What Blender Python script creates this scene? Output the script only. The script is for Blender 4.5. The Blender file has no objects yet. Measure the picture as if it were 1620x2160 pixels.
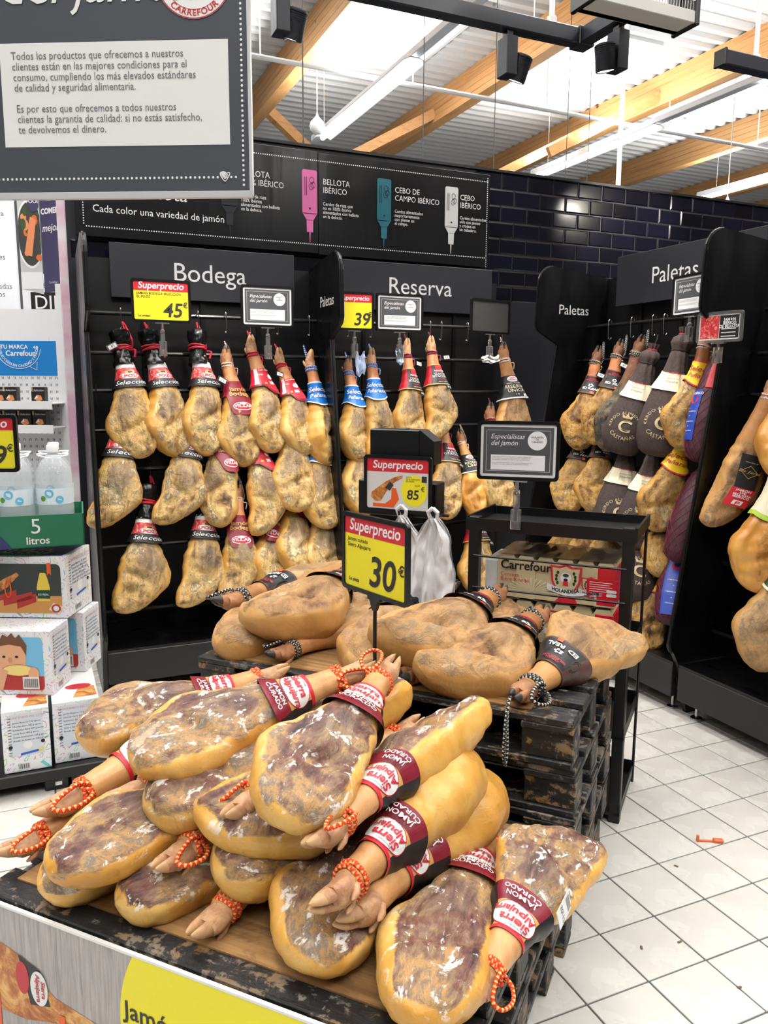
import bpy, math, random
from mathutils import Vector, Matrix, noise
random.seed(7)
SC = bpy.context.scene
COL = SC.collection

# ------------------------------------------------------------------ camera
F_PX, PITCH, YAW, ROLL, EYE = 1680.0, math.radians(-8.96), math.radians(23.86), math.radians(.344), 1.55
fw = Vector((math.sin(YAW)*math.cos(PITCH), math.cos(YAW)*math.cos(PITCH), math.sin(PITCH)))
rt0 = Vector((math.cos(YAW), -math.sin(YAW), 0)); up0 = rt0.cross(fw)
rt = rt0*math.cos(ROLL) + up0*math.sin(ROLL); up = up0*math.cos(ROLL) - rt0*math.sin(ROLL)
cam = bpy.data.objects.new('camera', bpy.data.cameras.new('camera')); COL.objects.link(cam)
cam.data.sensor_fit = 'VERTICAL'; cam.data.sensor_height = 36; cam.data.lens = 36*F_PX/2160
cam.data.clip_start = .05
cam.matrix_world = Matrix(((rt.x, up.x, -fw.x, 0), (rt.y, up.y, -fw.y, 0), (rt.z, up.z, -fw.z, EYE), (0, 0, 0, 1)))
SC.camera = cam

# ------------------------------------------------------------------ world, large lights, exposure
w = bpy.data.worlds.new('shop_daylight'); SC.world = w; w.use_nodes = True
bg = w.node_tree.nodes['Background']; bg.inputs[0].default_value = (.95, .97, 1, 1); bg.inputs[1].default_value = .11
SC.view_settings.view_transform = 'Standard'; SC.view_settings.look = 'None'
SC.view_settings.exposure = .13; SC.view_settings.gamma = 1; SC.view_settings.use_curve_mapping = False
try:
    SC.cycles.use_denoising = True
    SC.cycles.max_bounces = 5; SC.cycles.diffuse_bounces = 2; SC.cycles.glossy_bounces = 2; SC.cycles.use_adaptive_sampling = True; SC.cycles.adaptive_threshold = .03; SC.cycles.transmission_bounces = 5
    SC.cycles.transparent_max_bounces = 8; SC.cycles.sample_clamp_indirect = 4; SC.cycles.caustics_reflective = False; SC.cycles.caustics_refractive = False
except Exception: pass
TUBE_W, SPOT_W, SKY_E, UPL = 15, 14, 8, 2.0

# ------------------------------------------------------------------ helpers
def S(r, g, b):
    f = lambda c: (c/255/12.92 if c/255 <= .04045 else ((c/255+.055)/1.055)**2.4)
    return (f(r), f(g), f(b), 1)
MATS = {}
def mat(name, col=(.8, .8, .8, 1), rough=.5, metal=0, emit=0, trans=0, spec=.5, ior=1.45, alpha=1, coat=0):
    if name in MATS: return MATS[name]
    m = bpy.data.materials.new(name); m.use_nodes = True; MATS[name] = m
    b = m.node_tree.nodes['Principled BSDF']
    b.inputs['Base Color'].default_value = col; b.inputs['Roughness'].default_value = rough
    b.inputs['Metallic'].default_value = metal; b.inputs['Specular IOR Level'].default_value = spec
    b.inputs['IOR'].default_value = ior; b.inputs['Transmission Weight'].default_value = trans
    b.inputs['Alpha'].default_value = alpha; b.inputs['Coat Weight'].default_value = coat
    if emit: b.inputs['Emission Color'].default_value = col; b.inputs['Emission Strength'].default_value = emit
    return m
class NT:
    def __init__(s, m): s.t = m.node_tree; s.n = s.t.nodes; s.l = s.t.links; s.b = s.n['Principled BSDF']
    def add(s, typ, **kw):
        n = s.n.new(typ)
        for k, v in kw.items(): setattr(n, k, v)
        return n
    def link(s, a, b): s.l.new(a, b)
    def noise(s, vec, scale, detail=4, rough=.55, dist=0, w=None):
        n = s.add('ShaderNodeTexNoise'); n.inputs['Scale'].default_value = scale; n.inputs['Detail'].default_value = detail
        n.inputs['Roughness'].default_value = rough; n.inputs['Distortion'].default_value = dist
        if w is not None: n.noise_dimensions = '4D'; s.link(w, n.inputs['W'])
        if vec is not None: s.link(vec, n.inputs['Vector'])
        return n.outputs['Fac']
    def ramp(s, fac, stops, interp='LINEAR'):
        n = s.add('ShaderNodeValToRGB'); r = n.color_ramp; r.interpolation = interp
        while len(r.elements) < len(stops): r.elements.new(.5)
        for e, (p, c) in zip(r.elements, stops): e.position = p; e.color = c if len(c) == 4 else (*c, 1)
        s.link(fac, n.inputs[0]); return n.outputs[0]
    def math(s, op, a, b=None, c=None, clamp=False):
        n = s.add('ShaderNodeMath', operation=op); n.use_clamp = clamp
        for i, x in enumerate((a, b, c)):
            if x is None: continue
            if isinstance(x, (int, float)): n.inputs[i].default_value = x
            else: s.link(x, n.inputs[i])
        return n.outputs[0]
    def mix(s, fac, a, b, blend='MIX'):
        n = s.add('ShaderNodeMix', data_type='RGBA', blend_type=blend)
        for i, x in ((0, fac), (6, a), (7, b)):
            if isinstance(x, (int, float)): n.inputs[i].default_value = x
            elif isinstance(x, tuple): n.inputs[i].default_value = x
            else: s.link(x, n.inputs[i])
        return n.outputs[2]
    def step(s, v, lo, hi):
        n = s.add('ShaderNodeMapRange', interpolation_type='SMOOTHSTEP'); s.link(v, n.inputs[0])
        n.inputs[1].default_value = lo; n.inputs[2].default_value = hi; return n.outputs[0]
    def coord(s, out='Object'): return s.add('ShaderNodeTexCoord').outputs[out]
    def rnd(s): return s.add('ShaderNodeObjectInfo').outputs['Random']
    def mapping(s, vec, scale): 
        n = s.add('ShaderNodeMapping'); n.inputs['Scale'].default_value = scale; s.link(vec, n.inputs[0]); return n.outputs[0]
    def bump(s, h, strength, dist=.01):
        n = s.add('ShaderNodeBump'); n.inputs['Strength'].default_value = strength; n.inputs['Distance'].default_value = dist
        s.link(h, n.inputs['Height']); s.link(n.outputs[0], s.b.inputs['Normal'])
    def color(s, c): s.link(c, s.b.inputs['Base Color'])
    def rough(s, c): s.link(c, s.b.inputs['Roughness'])

class MB:
    """collects shapes, builds ONE mesh"""
    def __init__(s): s.v = []; s.f = []; s.m = []; s.uv = []
    def add(s, vs, fs, mi=0, xf=None, uv=None):
        o = len(s.v)
        s.v += [tuple(xf(p)) if xf else tuple(p) for p in vs]
        for i, f in enumerate(fs):
            s.f.append(tuple(k+o for k in f)); s.m.append(mi); s.uv.append(uv[i] if uv else None)
        return s
    def box(s, x0, x1, y0, y1, z0, z1, mi=0, xf=None, c=0):
        if not c:
            vs = [(x, y, z) for z in (z0, z1) for y in (y0, y1) for x in (x0, x1)]
            return s.add(vs, [(0, 2, 3, 1), (4, 5, 7, 6), (0, 1, 5, 4), (2, 6, 7, 3), (0, 4, 6, 2), (1, 3, 7, 5)], mi, xf)
        vs = []; idx = {}
        for ix, x in enumerate((x0, x1)):
            for iy, y in enumerate((y0, y1)):
                for iz, z in enumerate((z0, z1)):
                    sx, sy, sz = (1, -1)[ix]*c, (1, -1)[iy]*c, (1, -1)[iz]*c
                    for ax, p in enumerate(((x, y+sy, z+sz), (x+sx, y, z+sz), (x+sx, y+sy, z))):
                        idx[ix, iy, iz, ax] = len(vs); vs.append(p)
        fs = []
        for d in (0, 1):
            fs.append([idx[d, a, b, 0] for a, b in ((0, 0), (0, 1), (1, 1), (1, 0))][::1 if d == 0 else -1])
            fs.append([idx[a, d, b, 1] for a, b in ((0, 0), (1, 0), (1, 1), (0, 1))][::1 if d == 0 else -1])
            fs.append([idx[a, b, d, 2] for a, b in ((0, 0), (0, 1), (1, 1), (1, 0))][::1 if d == 0 else -1])
        for a in (0, 1):
            for b in (0, 1):
                fs.append((idx[a, b, 0, 0], idx[a, b, 1, 0], idx[a, b, 1, 1], idx[a, b, 0, 1]))
                fs.append((idx[a, 0, b, 0], idx[a, 1, b, 0], idx[a, 1, b, 2], idx[a, 0, b, 2]))
                fs.append((idx[0, a, b, 1], idx[1, a, b, 1], idx[1, a, b, 2], idx[0, a, b, 2]))
                for d in (0, 1): fs.append((idx[a, b, d, 0], idx[a, b, d, 1], idx[a, b, d, 2]))
        return s.add(vs, fs, mi, xf)
    def tube(s, pts, r, n=8, mi=0, closed=False, xf=None, uvs=None):
        pts = [Vector(p) for p in pts]; N = len(pts)
        rs = r if isinstance(r, (list, tuple)) else [r]*N
        vs = []; nrm = None; L = 0; ls = []
        for i, p in enumerate(pts):
            if closed: t = pts[(i+1) % N]-pts[i-1]
            else: t = pts[min(i+1, N-1)]-pts[max(i-1, 0)]
            if t.length < 1e-9: t = Vector((0, 0, 1))
            t.normalize()
            if nrm is None:
                nrm = t.orthogonal().normalized()
            nrm = (nrm-t*nrm.dot(t))
            if nrm.length < 1e-6: nrm = t.orthogonal()
            nrm.normalize(); bi = t.cross(nrm)
            if i: L += (p-pts[i-1]).length
            ls.append(L)
            vs += [p+(nrm*math.cos(2*math.pi*k/n)+bi*math.sin(2*math.pi*k/n))*rs[i] for k in range(n)]
        fs = []; uv = []
        for i in range(N if closed else N-1):
            j = (i+1) % N; lj = ls[j] if j else ls[i]+(pts[0]-pts[i]).length
            for k in range(n):
                k2 = (k+1) % n
                fs.append((i*n+k, i*n+k2, j*n+k2, j*n+k)); uv.append(((ls[i], k/n), (ls[i], (k+1)/n), (lj, (k+1)/n), (lj, k/n)))
        if not closed:
            fs.append(tuple(range(n))[::-1]); fs.append(tuple((N-1)*n+k for k in range(n)))
            uv += [tuple((0, 0) for _ in range(n))]*2
        return s.add(vs, fs, mi, xf, uv if uvs else None)
    def lathe(s, prof, n=16, mi=0, xf=None, sx=1, sy=1):
        vs = [(r*math.cos(2*math.pi*k/n)*sx, r*math.sin(2*math.pi*k/n)*sy, z) for r, z in prof for k in range(n)]
        fs = [(i*n+k, i*n+(k+1) % n, (i+1)*n+(k+1) % n, (i+1)*n+k) for i in range(len(prof)-1) for k in range(n)]
        fs.append(tuple(range(n))[::-1]); fs.append(tuple((len(prof)-1)*n+k for k in range(n)))
        return s.add(vs, fs, mi, xf)
    def prism(s, poly, y0, y1, mi=0, xf=None):     # poly in x,z, extruded along y
        n = len(poly); vs = [(x, y0, z) for x, z in poly]+[(x, y1, z) for x, z in poly]
        fs = [tuple(range(n)), tuple(range(2*n-1, n-1, -1))]+[(i, i+n, (i+1) % n+n, (i+1) % n) for i in range(n)]
        return s.add(vs, fs, mi, xf)
    def poly(s, pts, mi=0, xf=None): return s.add(pts, [tuple(range(len(pts)))], mi, xf)
    def flat(s, pts2, y, mi=0):                   # flat print facing -y
        return s.add([(x, y, z) for x, z in pts2], [tuple(range(len(pts2)))], mi)
    def rect(s, x0, x1, z0, z1, y, mi=0): return s.flat([(x0, z0), (x1, z0), (x1, z1), (x0, z1)], y, mi)
    def disc(s, cx, cz, rx, rz, y, mi=0, n=28): return s.flat([(cx+rx*math.cos(2*math.pi*k/n), cz+rz*math.sin(2*math.pi*k/n)) for k in range(n)], y, mi)
    def text(s, txt, size, mi=0, x=0, z=0, y=0, xf=None, **kw):
        vs, fs = text2d(txt, size, **kw)
        f = xf or (lambda p: (x+p[0], y, z+p[1]))
        return s.add(vs, fs, mi, f)
    def build(s, name, mats, parent=None, smooth=False, angle=40, loc=None):
        me = bpy.data.meshes.new(name); me.from_pydata(s.v, [], s.f)
        for m in (mats if isinstance(mats, (list, tuple)) else [mats]): me.materials.append(m)
        me.polygons.foreach_set('material_index', s.m)
        if any(u is not None for u in s.uv):
            ul = me.uv_layers.new(name='UVMap'); k = 0
            for u, f in zip(s.uv, s.f):
                for i in range(len(f)):
                    ul.data[k].uv = u[i] if u else (0, 0); k += 1
        if smooth:
            me.polygons.foreach_set('use_smooth', [True]*len(s.f)); me.set_sharp_from_angle(angle=math.radians(angle))
        me.update()
        return put(name, me, parent, loc)
def put(name, me, parent=None, loc=None):
    o = bpy.data.objects.new(name, me); COL.objects.link(o)
    if parent: o.parent = parent
    if loc: o.location = loc
    return o
TXT = {}
def text2d(t, size=1, bold=0, shear=0, align='CENTER', sp=1, xs=1, lead=1):
    key = (t, bold, shear, align, sp, lead)
    if key not in TXT:
        cu = bpy.data.curves.new('t', 'FONT'); cu.body = t; cu.size = 1; cu.offset = bold; cu.shear = shear; cu.align_x = align
        cu.space_character = sp; cu.space_line = lead; cu.resolution_u = 4 if (bold > .014 or len(t) < 9) else 2; cu.dimensions = '2D'; cu.fill_mode = 'FRONT'
        ob = bpy.data.objects.new('t', cu); me = bpy.data.meshes.new_from_object(ob)
        TXT[key] = ([tuple(v.co) for v in me.vertices], [tuple(p.vertices) for p in me.polygons])
        bpy.data.objects.remove(ob); bpy.data.curves.remove(cu); bpy.data.meshes.remove(me)
    vs, fs = TXT[key]
    return [(v[0]*size*xs, v[1]*size, 0) for v in vs], fs
def tag(o, label=None, cat=None, group=None, kind=None):
    if label: o['label'] = label
    if cat: o['category'] = cat
    if group: o['group'] = group
    if kind: o['kind'] = kind
    return o
def thing(name, label, cat, loc=(0, 0, 0), rotz=0, group=None, mw=None):
    o = bpy.data.objects.new(name, None); COL.objects.link(o); o.empty_display_size = .05
    if mw is not None: o.matrix_world = mw
    else: o.location = loc; o.rotation_euler = (0, 0, rotz)
    return tag(o, label, cat, group)
def struct(o): o['kind'] = 'structure'; return o
def rrect(x0, x1, z0, z1, r, n=5):
    P = []
    for cx, cz, a0 in ((x1-r, z0+r, -90), (x1-r, z1-r, 0), (x0+r, z1-r, 90), (x0+r, z0+r, 180)):
        P += [(cx+r*math.cos(math.radians(a0+90*k/n)), cz+r*math.sin(math.radians(a0+90*k/n))) for k in range(n+1)]
    return P
D2R = math.radians

# ------------------------------------------------------------------ materials of the setting
WHITE = mat('white_print', S(236, 236, 236), .5)
BLACKP = mat('black_paint', S(13, 13, 15), .38)
BLKPRINT = mat('black_print', S(26, 26, 28), .45)
BLKPLASTIC = mat('black_plastic', S(14, 14, 15), .3)
STEEL = mat('steel', S(190, 190, 190), .25, 1)
RED = mat('red_print', S(205, 40, 55), .45)
YEL = mat('yellow_print', S(240, 228, 40), .45)
GREYT = mat('grey_print', S(105, 108, 110), .6)
CLEAR = mat('clear_plastic', (1, 1, 1, 1), .08, trans=.9, ior=1.4)
PAPER = mat('white_paper', S(238, 238, 236), .6)
def tile_mat():
    m = mat('floor_tile', S(226, 224, 218), .22); t = NT(m); c = t.coord('Object')
    n = t.noise(c, 4, 5, .6); r = t.rnd()
    col = t.ramp(n, [(.3, S(213, 210, 203)), (.7, S(230, 228, 222))])
    col = t.mix(t.math('MULTIPLY', r, .35), col, S(206, 203, 195)); t.color(col)
    t.rough(t.ramp(t.noise(c, 9, 4), [(.3, (.16,)*3), (.7, (.34,)*3)])); return m
TILE = tile_mat(); GROUT = mat('grout', S(92, 92, 90), .8)

# ------------------------------------------------------------------ floor
fl = MB().box(-2.6, 6.2, -1.5, 12.5, -.05, -.004).build('floor', GROUT); struct(fl)
TS = .2007; g0x, g0y = 2.214-11*TS, 2.244-5*TS
tm = MB().box(-TS/2+.0028, TS/2-.0028, -TS/2+.0028, TS/2-.0028, -.02, 0, c=.0012)
tme = None; nt = 0
for j in range(-1, 17):
    for i in range(-3, 20):
        x, y = g0x+(i+.5)*TS, g0y+(j+.5)*TS
        vis = (x > 1.0 and x < 3.3 and y < 4.1 and x-y > -.6) or (x < .6 and 2.0 < y < 4.3) or (x > .2 and x < 1.1 and y > 3.2 and y < 4.2)
        if not vis or nt >= 298: continue
        nt += 1
        if tme is None: o = tm.build('floor_tile', TILE, fl); tme = o.data
        else: o = put('floor_tile', tme, fl)
        o.location = (x, y, random.uniform(-.0006, .0004))
FX = MB()      # rest of the tiled floor
for j in range(-8, 42):
    for i in range(-14, 30):
        x, y = g0x+(i+.5)*TS, g0y+(j+.5)*TS
        vis = (x > 1.0 and x < 3.3 and y < 4.1 and x-y > -.6) or (x < .6 and 2.0 < y < 4.3) or (x > .2 and x < 1.1 and y > 3.2 and y < 4.2)
        if (vis and -1 <= j < 17 and -3 <= i < 20) or x > 5.5: continue
        FX.rect(0, 0, 0, 0, 0) if False else FX.add([(x-.0975, y-.0975, 0), (x+.0975, y-.0975, 0), (x+.0975, y+.0975, 0), (x-.0975, y+.0975, 0)], [(0, 1, 2, 3)])
tag(FX.build('floor_tile', TILE, fl), kind='stuff')

# ------------------------------------------------------------------ back wall of bevelled black bricks
BRICKWALL = mat('brick_backing', S(12, 12, 20), .5)
def brick_mat():
    m = mat('glazed_brick', S(23, 24, 46), .16); t = NT(m); r = t.rnd()
    t.color(t.ramp(r, [(0, S(7, 7, 15)), (1, S(14, 14, 29))])); return m
BRICK = brick_mat()
WY = 4.6
wl = MB().box(.228, 5.6, WY, WY+.12, 0, 2.9).build('wall_back', BRICKWALL); struct(wl)
bw, bh, gp, bd = .2, .1, .004, .009
hb, he = (bw-gp)/2, (bh-gp)/2
vs = [(-hb, 0, -he), (hb, 0, -he), (hb, 0, he), (-hb, 0, he), (-hb+bd, -bd*.45, -he+bd), (hb-bd, -bd*.45, -he+bd), (hb-bd, -bd*.45, he-bd), (-hb+bd, -bd*.45, he-bd)]
bm_ = MB().add(vs, [(4, 5, 6, 7), (0, 1, 5, 4), (1, 2, 6, 5), (2, 3, 7, 6), (3, 0, 4, 7)])
bme = None
for j in range(8):
    z = 2.85-j*bh
    for i in range(26):
        x = .34+i*bw+(bw/2 if j % 2 else 0)
        if x > 5.5: continue
        if x < 2.6 and z > 2.32: continue
        if bme is None: o = bm_.build('brick', BRICK, wl); bme = o.data
        else: o = put('brick', bme, wl)
        o.location = (x, WY, z); o.rotation_euler = (random.uniform(-.012, .012), 0, random.uniform(-.012, .012))
struct(MB().box(.228, 5.6, WY-.014, WY+.125, 2.9, 2.915).build('trim_1', BLACKP))

# ------------------------------------------------------------------ ceiling: ribbed deck, glulam beams, skylights
CK = 1.4
def cz(z): return EYE+(z-EYE)*CK
DZ = cz(4.74)
DECK = mat('painted_deck', S(226, 229, 231), .5)
dk = MB(); ycut = [(-6*1, 16)]
X0, X1 = -9.0, 22.0
# skylight openings (x0,x1,y0,y1) in world
BX = [-.32, 2.32, 2.32+2.62*1, 0, 0]
beamx = [3.42+2.58*k for k in range(-5, 7)]
skies = []
for k, bx in enumerate(beamx[:-1]):
    for y1 in (10.9, 5.4, -.6):
        skies.append((bx+.42, bx+1.75, y1-2.05, y1))
prof = [(0, 0), (.10, 0), (.12, .05), (.20, .05), (.22, 0)]
P = .22; ny = int((16+8)/P)
def rib_strip(xa, xb):
    for n_ in range(ny):
        y = -8+n_*P
        if any(s[0]-.01 <= xa and xb <= s[1]+.01 and s[2] < y+P and y < s[3] for s in skies): continue
        for (a, za), (b, zb) in zip(prof, prof[1:]):
            dk.add([(xa, y+a, DZ-za), (xb, y+a, DZ-za), (xb, y+b, DZ-zb), (xa, y+b, DZ-zb)], [(0, 1, 2, 3)])
cuts = sorted(set([X0, X1]+[s[0] for s in skies]+[s[1] for s in skies]))
for a, b in zip(cuts, cuts[1:]): rib_strip(a, b)
dko = dk.build('ceiling', DECK); struct(dko)
SKYM = mat('lit_skylight', (1, 1, 1, 1), .5, emit=SKY_E)
KERB = mat('skylight_kerb', S(228, 230, 232), .6)
for i, (a, b, c, d) in enumerate(skies):
    f = MB().box(a-.05, a, c-.1, d+.12, DZ-.08, DZ+.25).box(b, b+.05, c-.1, d+.12, DZ-.08, DZ+.25).box(a, b, d+.07, d+.12, DZ-.08, DZ+.25).box(a, b, c-.1, c-.05, DZ-.08, DZ+.25)
    fo = struct(f.build('window_%d' % (i+1), KERB))
    pn = MB().box(a, b, c-.05, d+.07, DZ+.18, DZ+.2).build('pane', SKYM, fo)
def wood_mat(name, c1, c2, c3, sc=(2, .35, 9)):
    m = mat(name, c1, .5); t = NT(m); c = t.coord('Object'); r = t.rnd()
    v = t.mapping(c, sc); n = t.noise(v, 3, 5, .6, .6, r); k = t.noise(c, 7, 2, .5, 0, r)
    col = t.ramp(n, [(.3, c1), (.5, c2), (.7, c3)])
    kn = t.step(k, .74, .78); t.color(t.mix(kn, col, S(120, 66, 28))); return m
GLULAM = wood_mat('glulam', S(206, 150, 92), S(222, 170, 112), S(190, 130, 74))
bm0 = None
for i, bx in enumerate(beamx):
    if bm0 is None:
        m_ = MB(); hgt = (DZ-.05)-cz(4.40)
        for q in range(5): m_.box(-.09, .09, -8, 16, q*hgt/5+.0015, (q+1)*hgt/5, c=.003)
        o = m_.build('roof_beam', GLULAM); bm0 = o.data
    else: o = put('roof_beam', bm0)
    struct(o); o.location = (bx, 0, cz(4.40))
# slanting braces under the beams
for i, (bx, y, sx) in enumerate(((3.42, 12.4, 1), (6.0, 11.6, -1), (8.58, 9.6, -1), (8.58, 11.0, -1))):
    b = MB().tube([(bx+.06*sx, y, cz(4.5)), (bx+1.5*sx, y+.6, cz(3.95))], .1, 4).build('roof_brace', GLULAM); struct(b)
# ------------------------------------------------------------------ strip lights on trunking
ALU = mat('white_trunking', S(216, 222, 228), .4)
TUBEM = mat('lit_tube', (1, .98, .95, 1), .5, emit=14)
TZ = cz(3.9)
def strip_light(x, y0, y1, spots, label, ztop=None):
    t = thing('strip_light', label, 'strip light', (x, y0, TZ+.08), group='strip lights on roof trunking')
    MB().box(-.055, .055, 0, y1-y0, 0, .075, c=.006).build('trunking', ALU, t)
    for (a, b) in spots:
        rf = MB(); prf = [(-.13, -.035), (-.06, 0), (.06, 0), (.13, -.035), (.125, -.042), (.055, -.008), (-.055, -.008), (-.125, -.042)]
        rf.prism([(px, pz) for px, pz in prf], a-y0, b-y0, 0)
        ro = rf.build('reflector', ALU, t)
        MB().tube([(0, a-y0+.03, -.035), (0, b-y0-.03, -.035)], .032, 10).build('tube', TUBEM, ro, smooth=True)
        ld = bpy.data.lights.new('tube_light', 'AREA'); ld.shape = 'RECTANGLE'; ld.size = .2; ld.size_y = b-a; ld.energy = TUBE_W*(b-a); ld.color = (1, .97, .93)
        lo = bpy.data.objects.new('tube_light', ld); COL.objects.link(lo); lo.parent = t; lo.location = (0, (a+b)/2-y0, -.075)
        ud = bpy.data.lights.new('added_uplight', 'AREA'); ud.shape = 'RECTANGLE'; ud.size = .2; ud.size_y = b-a; ud.energy = TUBE_W*(b-a)*UPL; ud.color = (1, .97, .93)  # added upward area lamp, brightens the deck and beams beyond what the tubes give
        uo = bpy.data.objects.new('added_uplight', ud); COL.objects.link(uo); uo.parent = t; uo.location = (0, (a+b)/2-y0, .1); uo.rotation_euler = (math.pi, 0, 0)
    for yy in (y0+.6, (y0+y1)/2, y1-.4):
        MB().tube([(0, yy-y0, .075), (0, yy-y0, (ztop or DZ-.05)-TZ-.08)], .004, 5).build('suspension_cable', STEEL, t)
strip_light(3.86, 1.0, 11.2, [(8.0, 10.9), (1.5, 4.6)], 'white strip light trunking above the Bodega banner')
strip_light(7.63, 1.0, 11.4, [(8.6, 11.3), (4.2, 7.0)], 'long white strip light trunking crossing behind the spotlight track')
strip_light(11.15, 2.0, 11.4, [(8.9, 11.3), (4.2, 7.0)], 'strip light trunking at the far right above brick wall', cz(4.40))
strip_light(-.1, -3.5, 6.5, [(-3.2, -.4), (.4, 3.2), (3.6, 6.2)], 'strip light trunking over the left aisle, above the frame')
strip_light(3.86, -4.5, .8, [(-4.2, -1.6), (-1.2, .6)], 'strip light trunking behind the photographer on the right')

# ------------------------------------------------------------------ white pipe, drop rods, globes
PIPE = mat('white_pipe', S(240, 243, 246), .35)
ps = 1.35
def cs(p): return (p[0]*ps, p[1]*ps, EYE+(p[2]-EYE)*ps)
pp = [cs((1.2, 6.8, 4.2)), cs((5.72, 6.9, 4.2)), cs((8.2, 6.94, 4.2))]
pt = thing('conduit_pipe', 'thin white pipe running across under the wooden beams', 'pipe', pp[0])
MB().tube([Vector(p)-Vector(pp[0]) for p in pp], .03, 8).build('pipe', PIPE, pt, smooth=True)
for q in (1.9, 3.3, 4.75, 6.3, 7.6):
    a = Vector(cs((q, 6.83+.015*q, 4.2)))-Vector(pp[0]); MB().tube([a, a+Vector((0, 0, DZ-pp[0][2]-.05))], .009, 6).build('hanger_rod', PIPE, pt)
def rods(pts, name, label, r, mt, grp):
    for (x, y, zb, zt), lb in zip(pts, label):
        o = MB().tube([(0, 0, 0), (0, 0, zt-zb)], r, 6).tube([(0, 0, zt-zb-.05), (0, 0, zt-zb-.01)], r*2.2, 6).tube([(0, 0, -.0), (0, 0, .06)], r*1.8, 6).build(name, mt, None, True, loc=(x, y, zb)); tag(o, lb, 'cable', grp)
CABLE = mat('dark_cable', S(70, 72, 75), .5)
rods([(1.55, 4.7, 2.9, DZ-.05), (3.12, 6.3, 2.8, DZ-.05), (4.35, 7.2, 2.8, DZ-.05), (5.0, 6.9, 2.8, DZ-.05), (6.1, 8.0, 2.8, DZ-.05)], 'hanging_cable',
     ['thin dark cable dropping beside first wooden beam to the banner top', 'thin dark cable dropping behind the dotted banner corner', 'thin dark cable in front of second wooden beam', 'thin dark cable dropping behind the wall right of banner', 'thin dark cable farthest right behind the brick wall'], .004, CABLE, 'thin cables hanging from the roof')
rods([(4.55, 5.55, 2.9, DZ-.05)], 'support_rod', ['thick white steel rod rising from the top of the brick wall'], .022, PIPE, 'white support rods')
rods([(2.42, 3.50, 3.26, DZ-.05)], 'track_rod', ['white steel rod holding the spotlight track from the roof'], .014, PIPE, 'white support rods')
rods([(3.62, 3.36, 3.23, DZ-.05)], 'track_rod', ['white steel rod holding the short track at the right edge'], .014, PIPE, 'white support rods')
def globe(x, y, z, lb):
    t = thing('globe_detector', lb, 'ceiling globe', (x, y, z), group='white globes on rods')
    MB().lathe([(.01, -.1), (.05, -.09), (.085, -.05), (.1, 0), (.085, .05), (.045, .09), (.02, .12), (.012, .15)], 18).build('globe', PIPE, t, True)
    MB().tube([(0, 0, .14), (0, 0, DZ-z-.004)], .008, 6).build('rod', PIPE, t)
globe(3.55, 10.2, cz(3.88), 'small white globe on a rod beside the left strip light')
globe(8.83, 8.5, EYE+(cz(3.42)-EYE)*.924, 'small white globe on a rod above the right wall end')

# ------------------------------------------------------------------ spotlight tracks, spots, heater
TRK = mat('track_black', S(30, 33, 42), .35)
tr = thing('spotlight_track', 'black ceiling track with a corner bend carrying spotlights', 'light track', (.3, 3.47, 3.2))
MB().box(0, 2.28, -.035, .035, 0, .075, c=.006).build('track_rail', TRK, tr)
MB().box(2.245, 2.315, -.45, .022, 0, .075, c=.006).build('track_rail', TRK, tr)
MB().box(2.235, 2.325, -.045, .045, -.006, .08, c=.004).build('corner_joint', mat('joint', S(16, 17, 22), .4), tr)
for xx in (.4, 1.2, 2.0): MB().tube([(xx, 0, .035), (xx, 0, DZ-3.25)], .003, 5).build('suspension_wire', STEEL, tr)
t2 = thing('spotlight_track', 'short black track end at the right edge of the picture', 'light track', (3.38, 3.36, 3.2))
MB().box(0, 1.6, -.035, .035, 0, .075, c=.006).build('track_rail', TRK, t2); MB().box(-.014, .004, -.04, .04, -.004, .08, c=.004).build('end_cap', BLKPLASTIC, t2)
LENS = mat('spot_lens', (1, .97, .9, 1), .3, emit=6)
HEADM = mat('spot_body', S(38, 40, 46), .4)
def spot(x, y, aim, label, power=1.0, head_dx=.07, ang=58, zt=3.2):
    t = thing('spotlight', label, 'spotlight', (x, y, zt), group='black track spotlights')
    MB().box(-.016, .016, -.02, .02, -.03, 0).build('adaptor', BLKPLASTIC, t)
    MB().box(-.03, .03, -.045, .045, -.2, -.03, c=.003).build('driver_box', HEADM, t)
    p = Vector((head_dx, 0, -.15)); d = (Vector(aim)-(Vector((x, y, zt))+p)).normalized()
    q = d.to_track_quat('-Z', 'Y').to_matrix()
    xf = lambda v: q @ Vector(v)+p
    h = MB().lathe([(.03, .06), (.042, .055), (.046, .03), (.046, -.055), (.043, -.06), (.04, -.055)], 18, 0, xf)
    for k in range(5): h.lathe([(.0475, .05-k*.008), (.0475, .046-k*.008)], 18, 0, xf)
    ho = h.build('lamp_head', HEADM, t, True)
    MB().lathe([(.039, -.056), (.039, -.053)], 18, 0, xf).build('lens', LENS, ho)
    ld = bpy.data.lights.new('spot_beam', 'SPOT'); ld.energy = SPOT_W*power*10; ld.spot_size = D2R(ang); ld.spot_blend = .8; ld.shadow_soft_size = .05; ld.color = (1, .93, .82)
    lo = bpy.data.objects.new('spot_beam', ld); COL.objects.link(lo); lo.parent = t
    lo.matrix_local = Matrix.Translation(p+d*.07) @ d.to_track_quat('-Z', 'Y').to_matrix().to_4x4()
spot(1.05, 3.47, (.8, 4.2, 1.2), 'black spotlight beside the big hanging notice', .7, .06)
spot(2.157, 3.47, (1.9, 4.2, 1.2), 'black spotlight with pale driver box hanging below the track middle', .7, .07)
spot(2.583, 3.20, (2.9, 3.4, 1.1), 'black spotlight with glowing lens at the track corner', .7, -.07)
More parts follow.
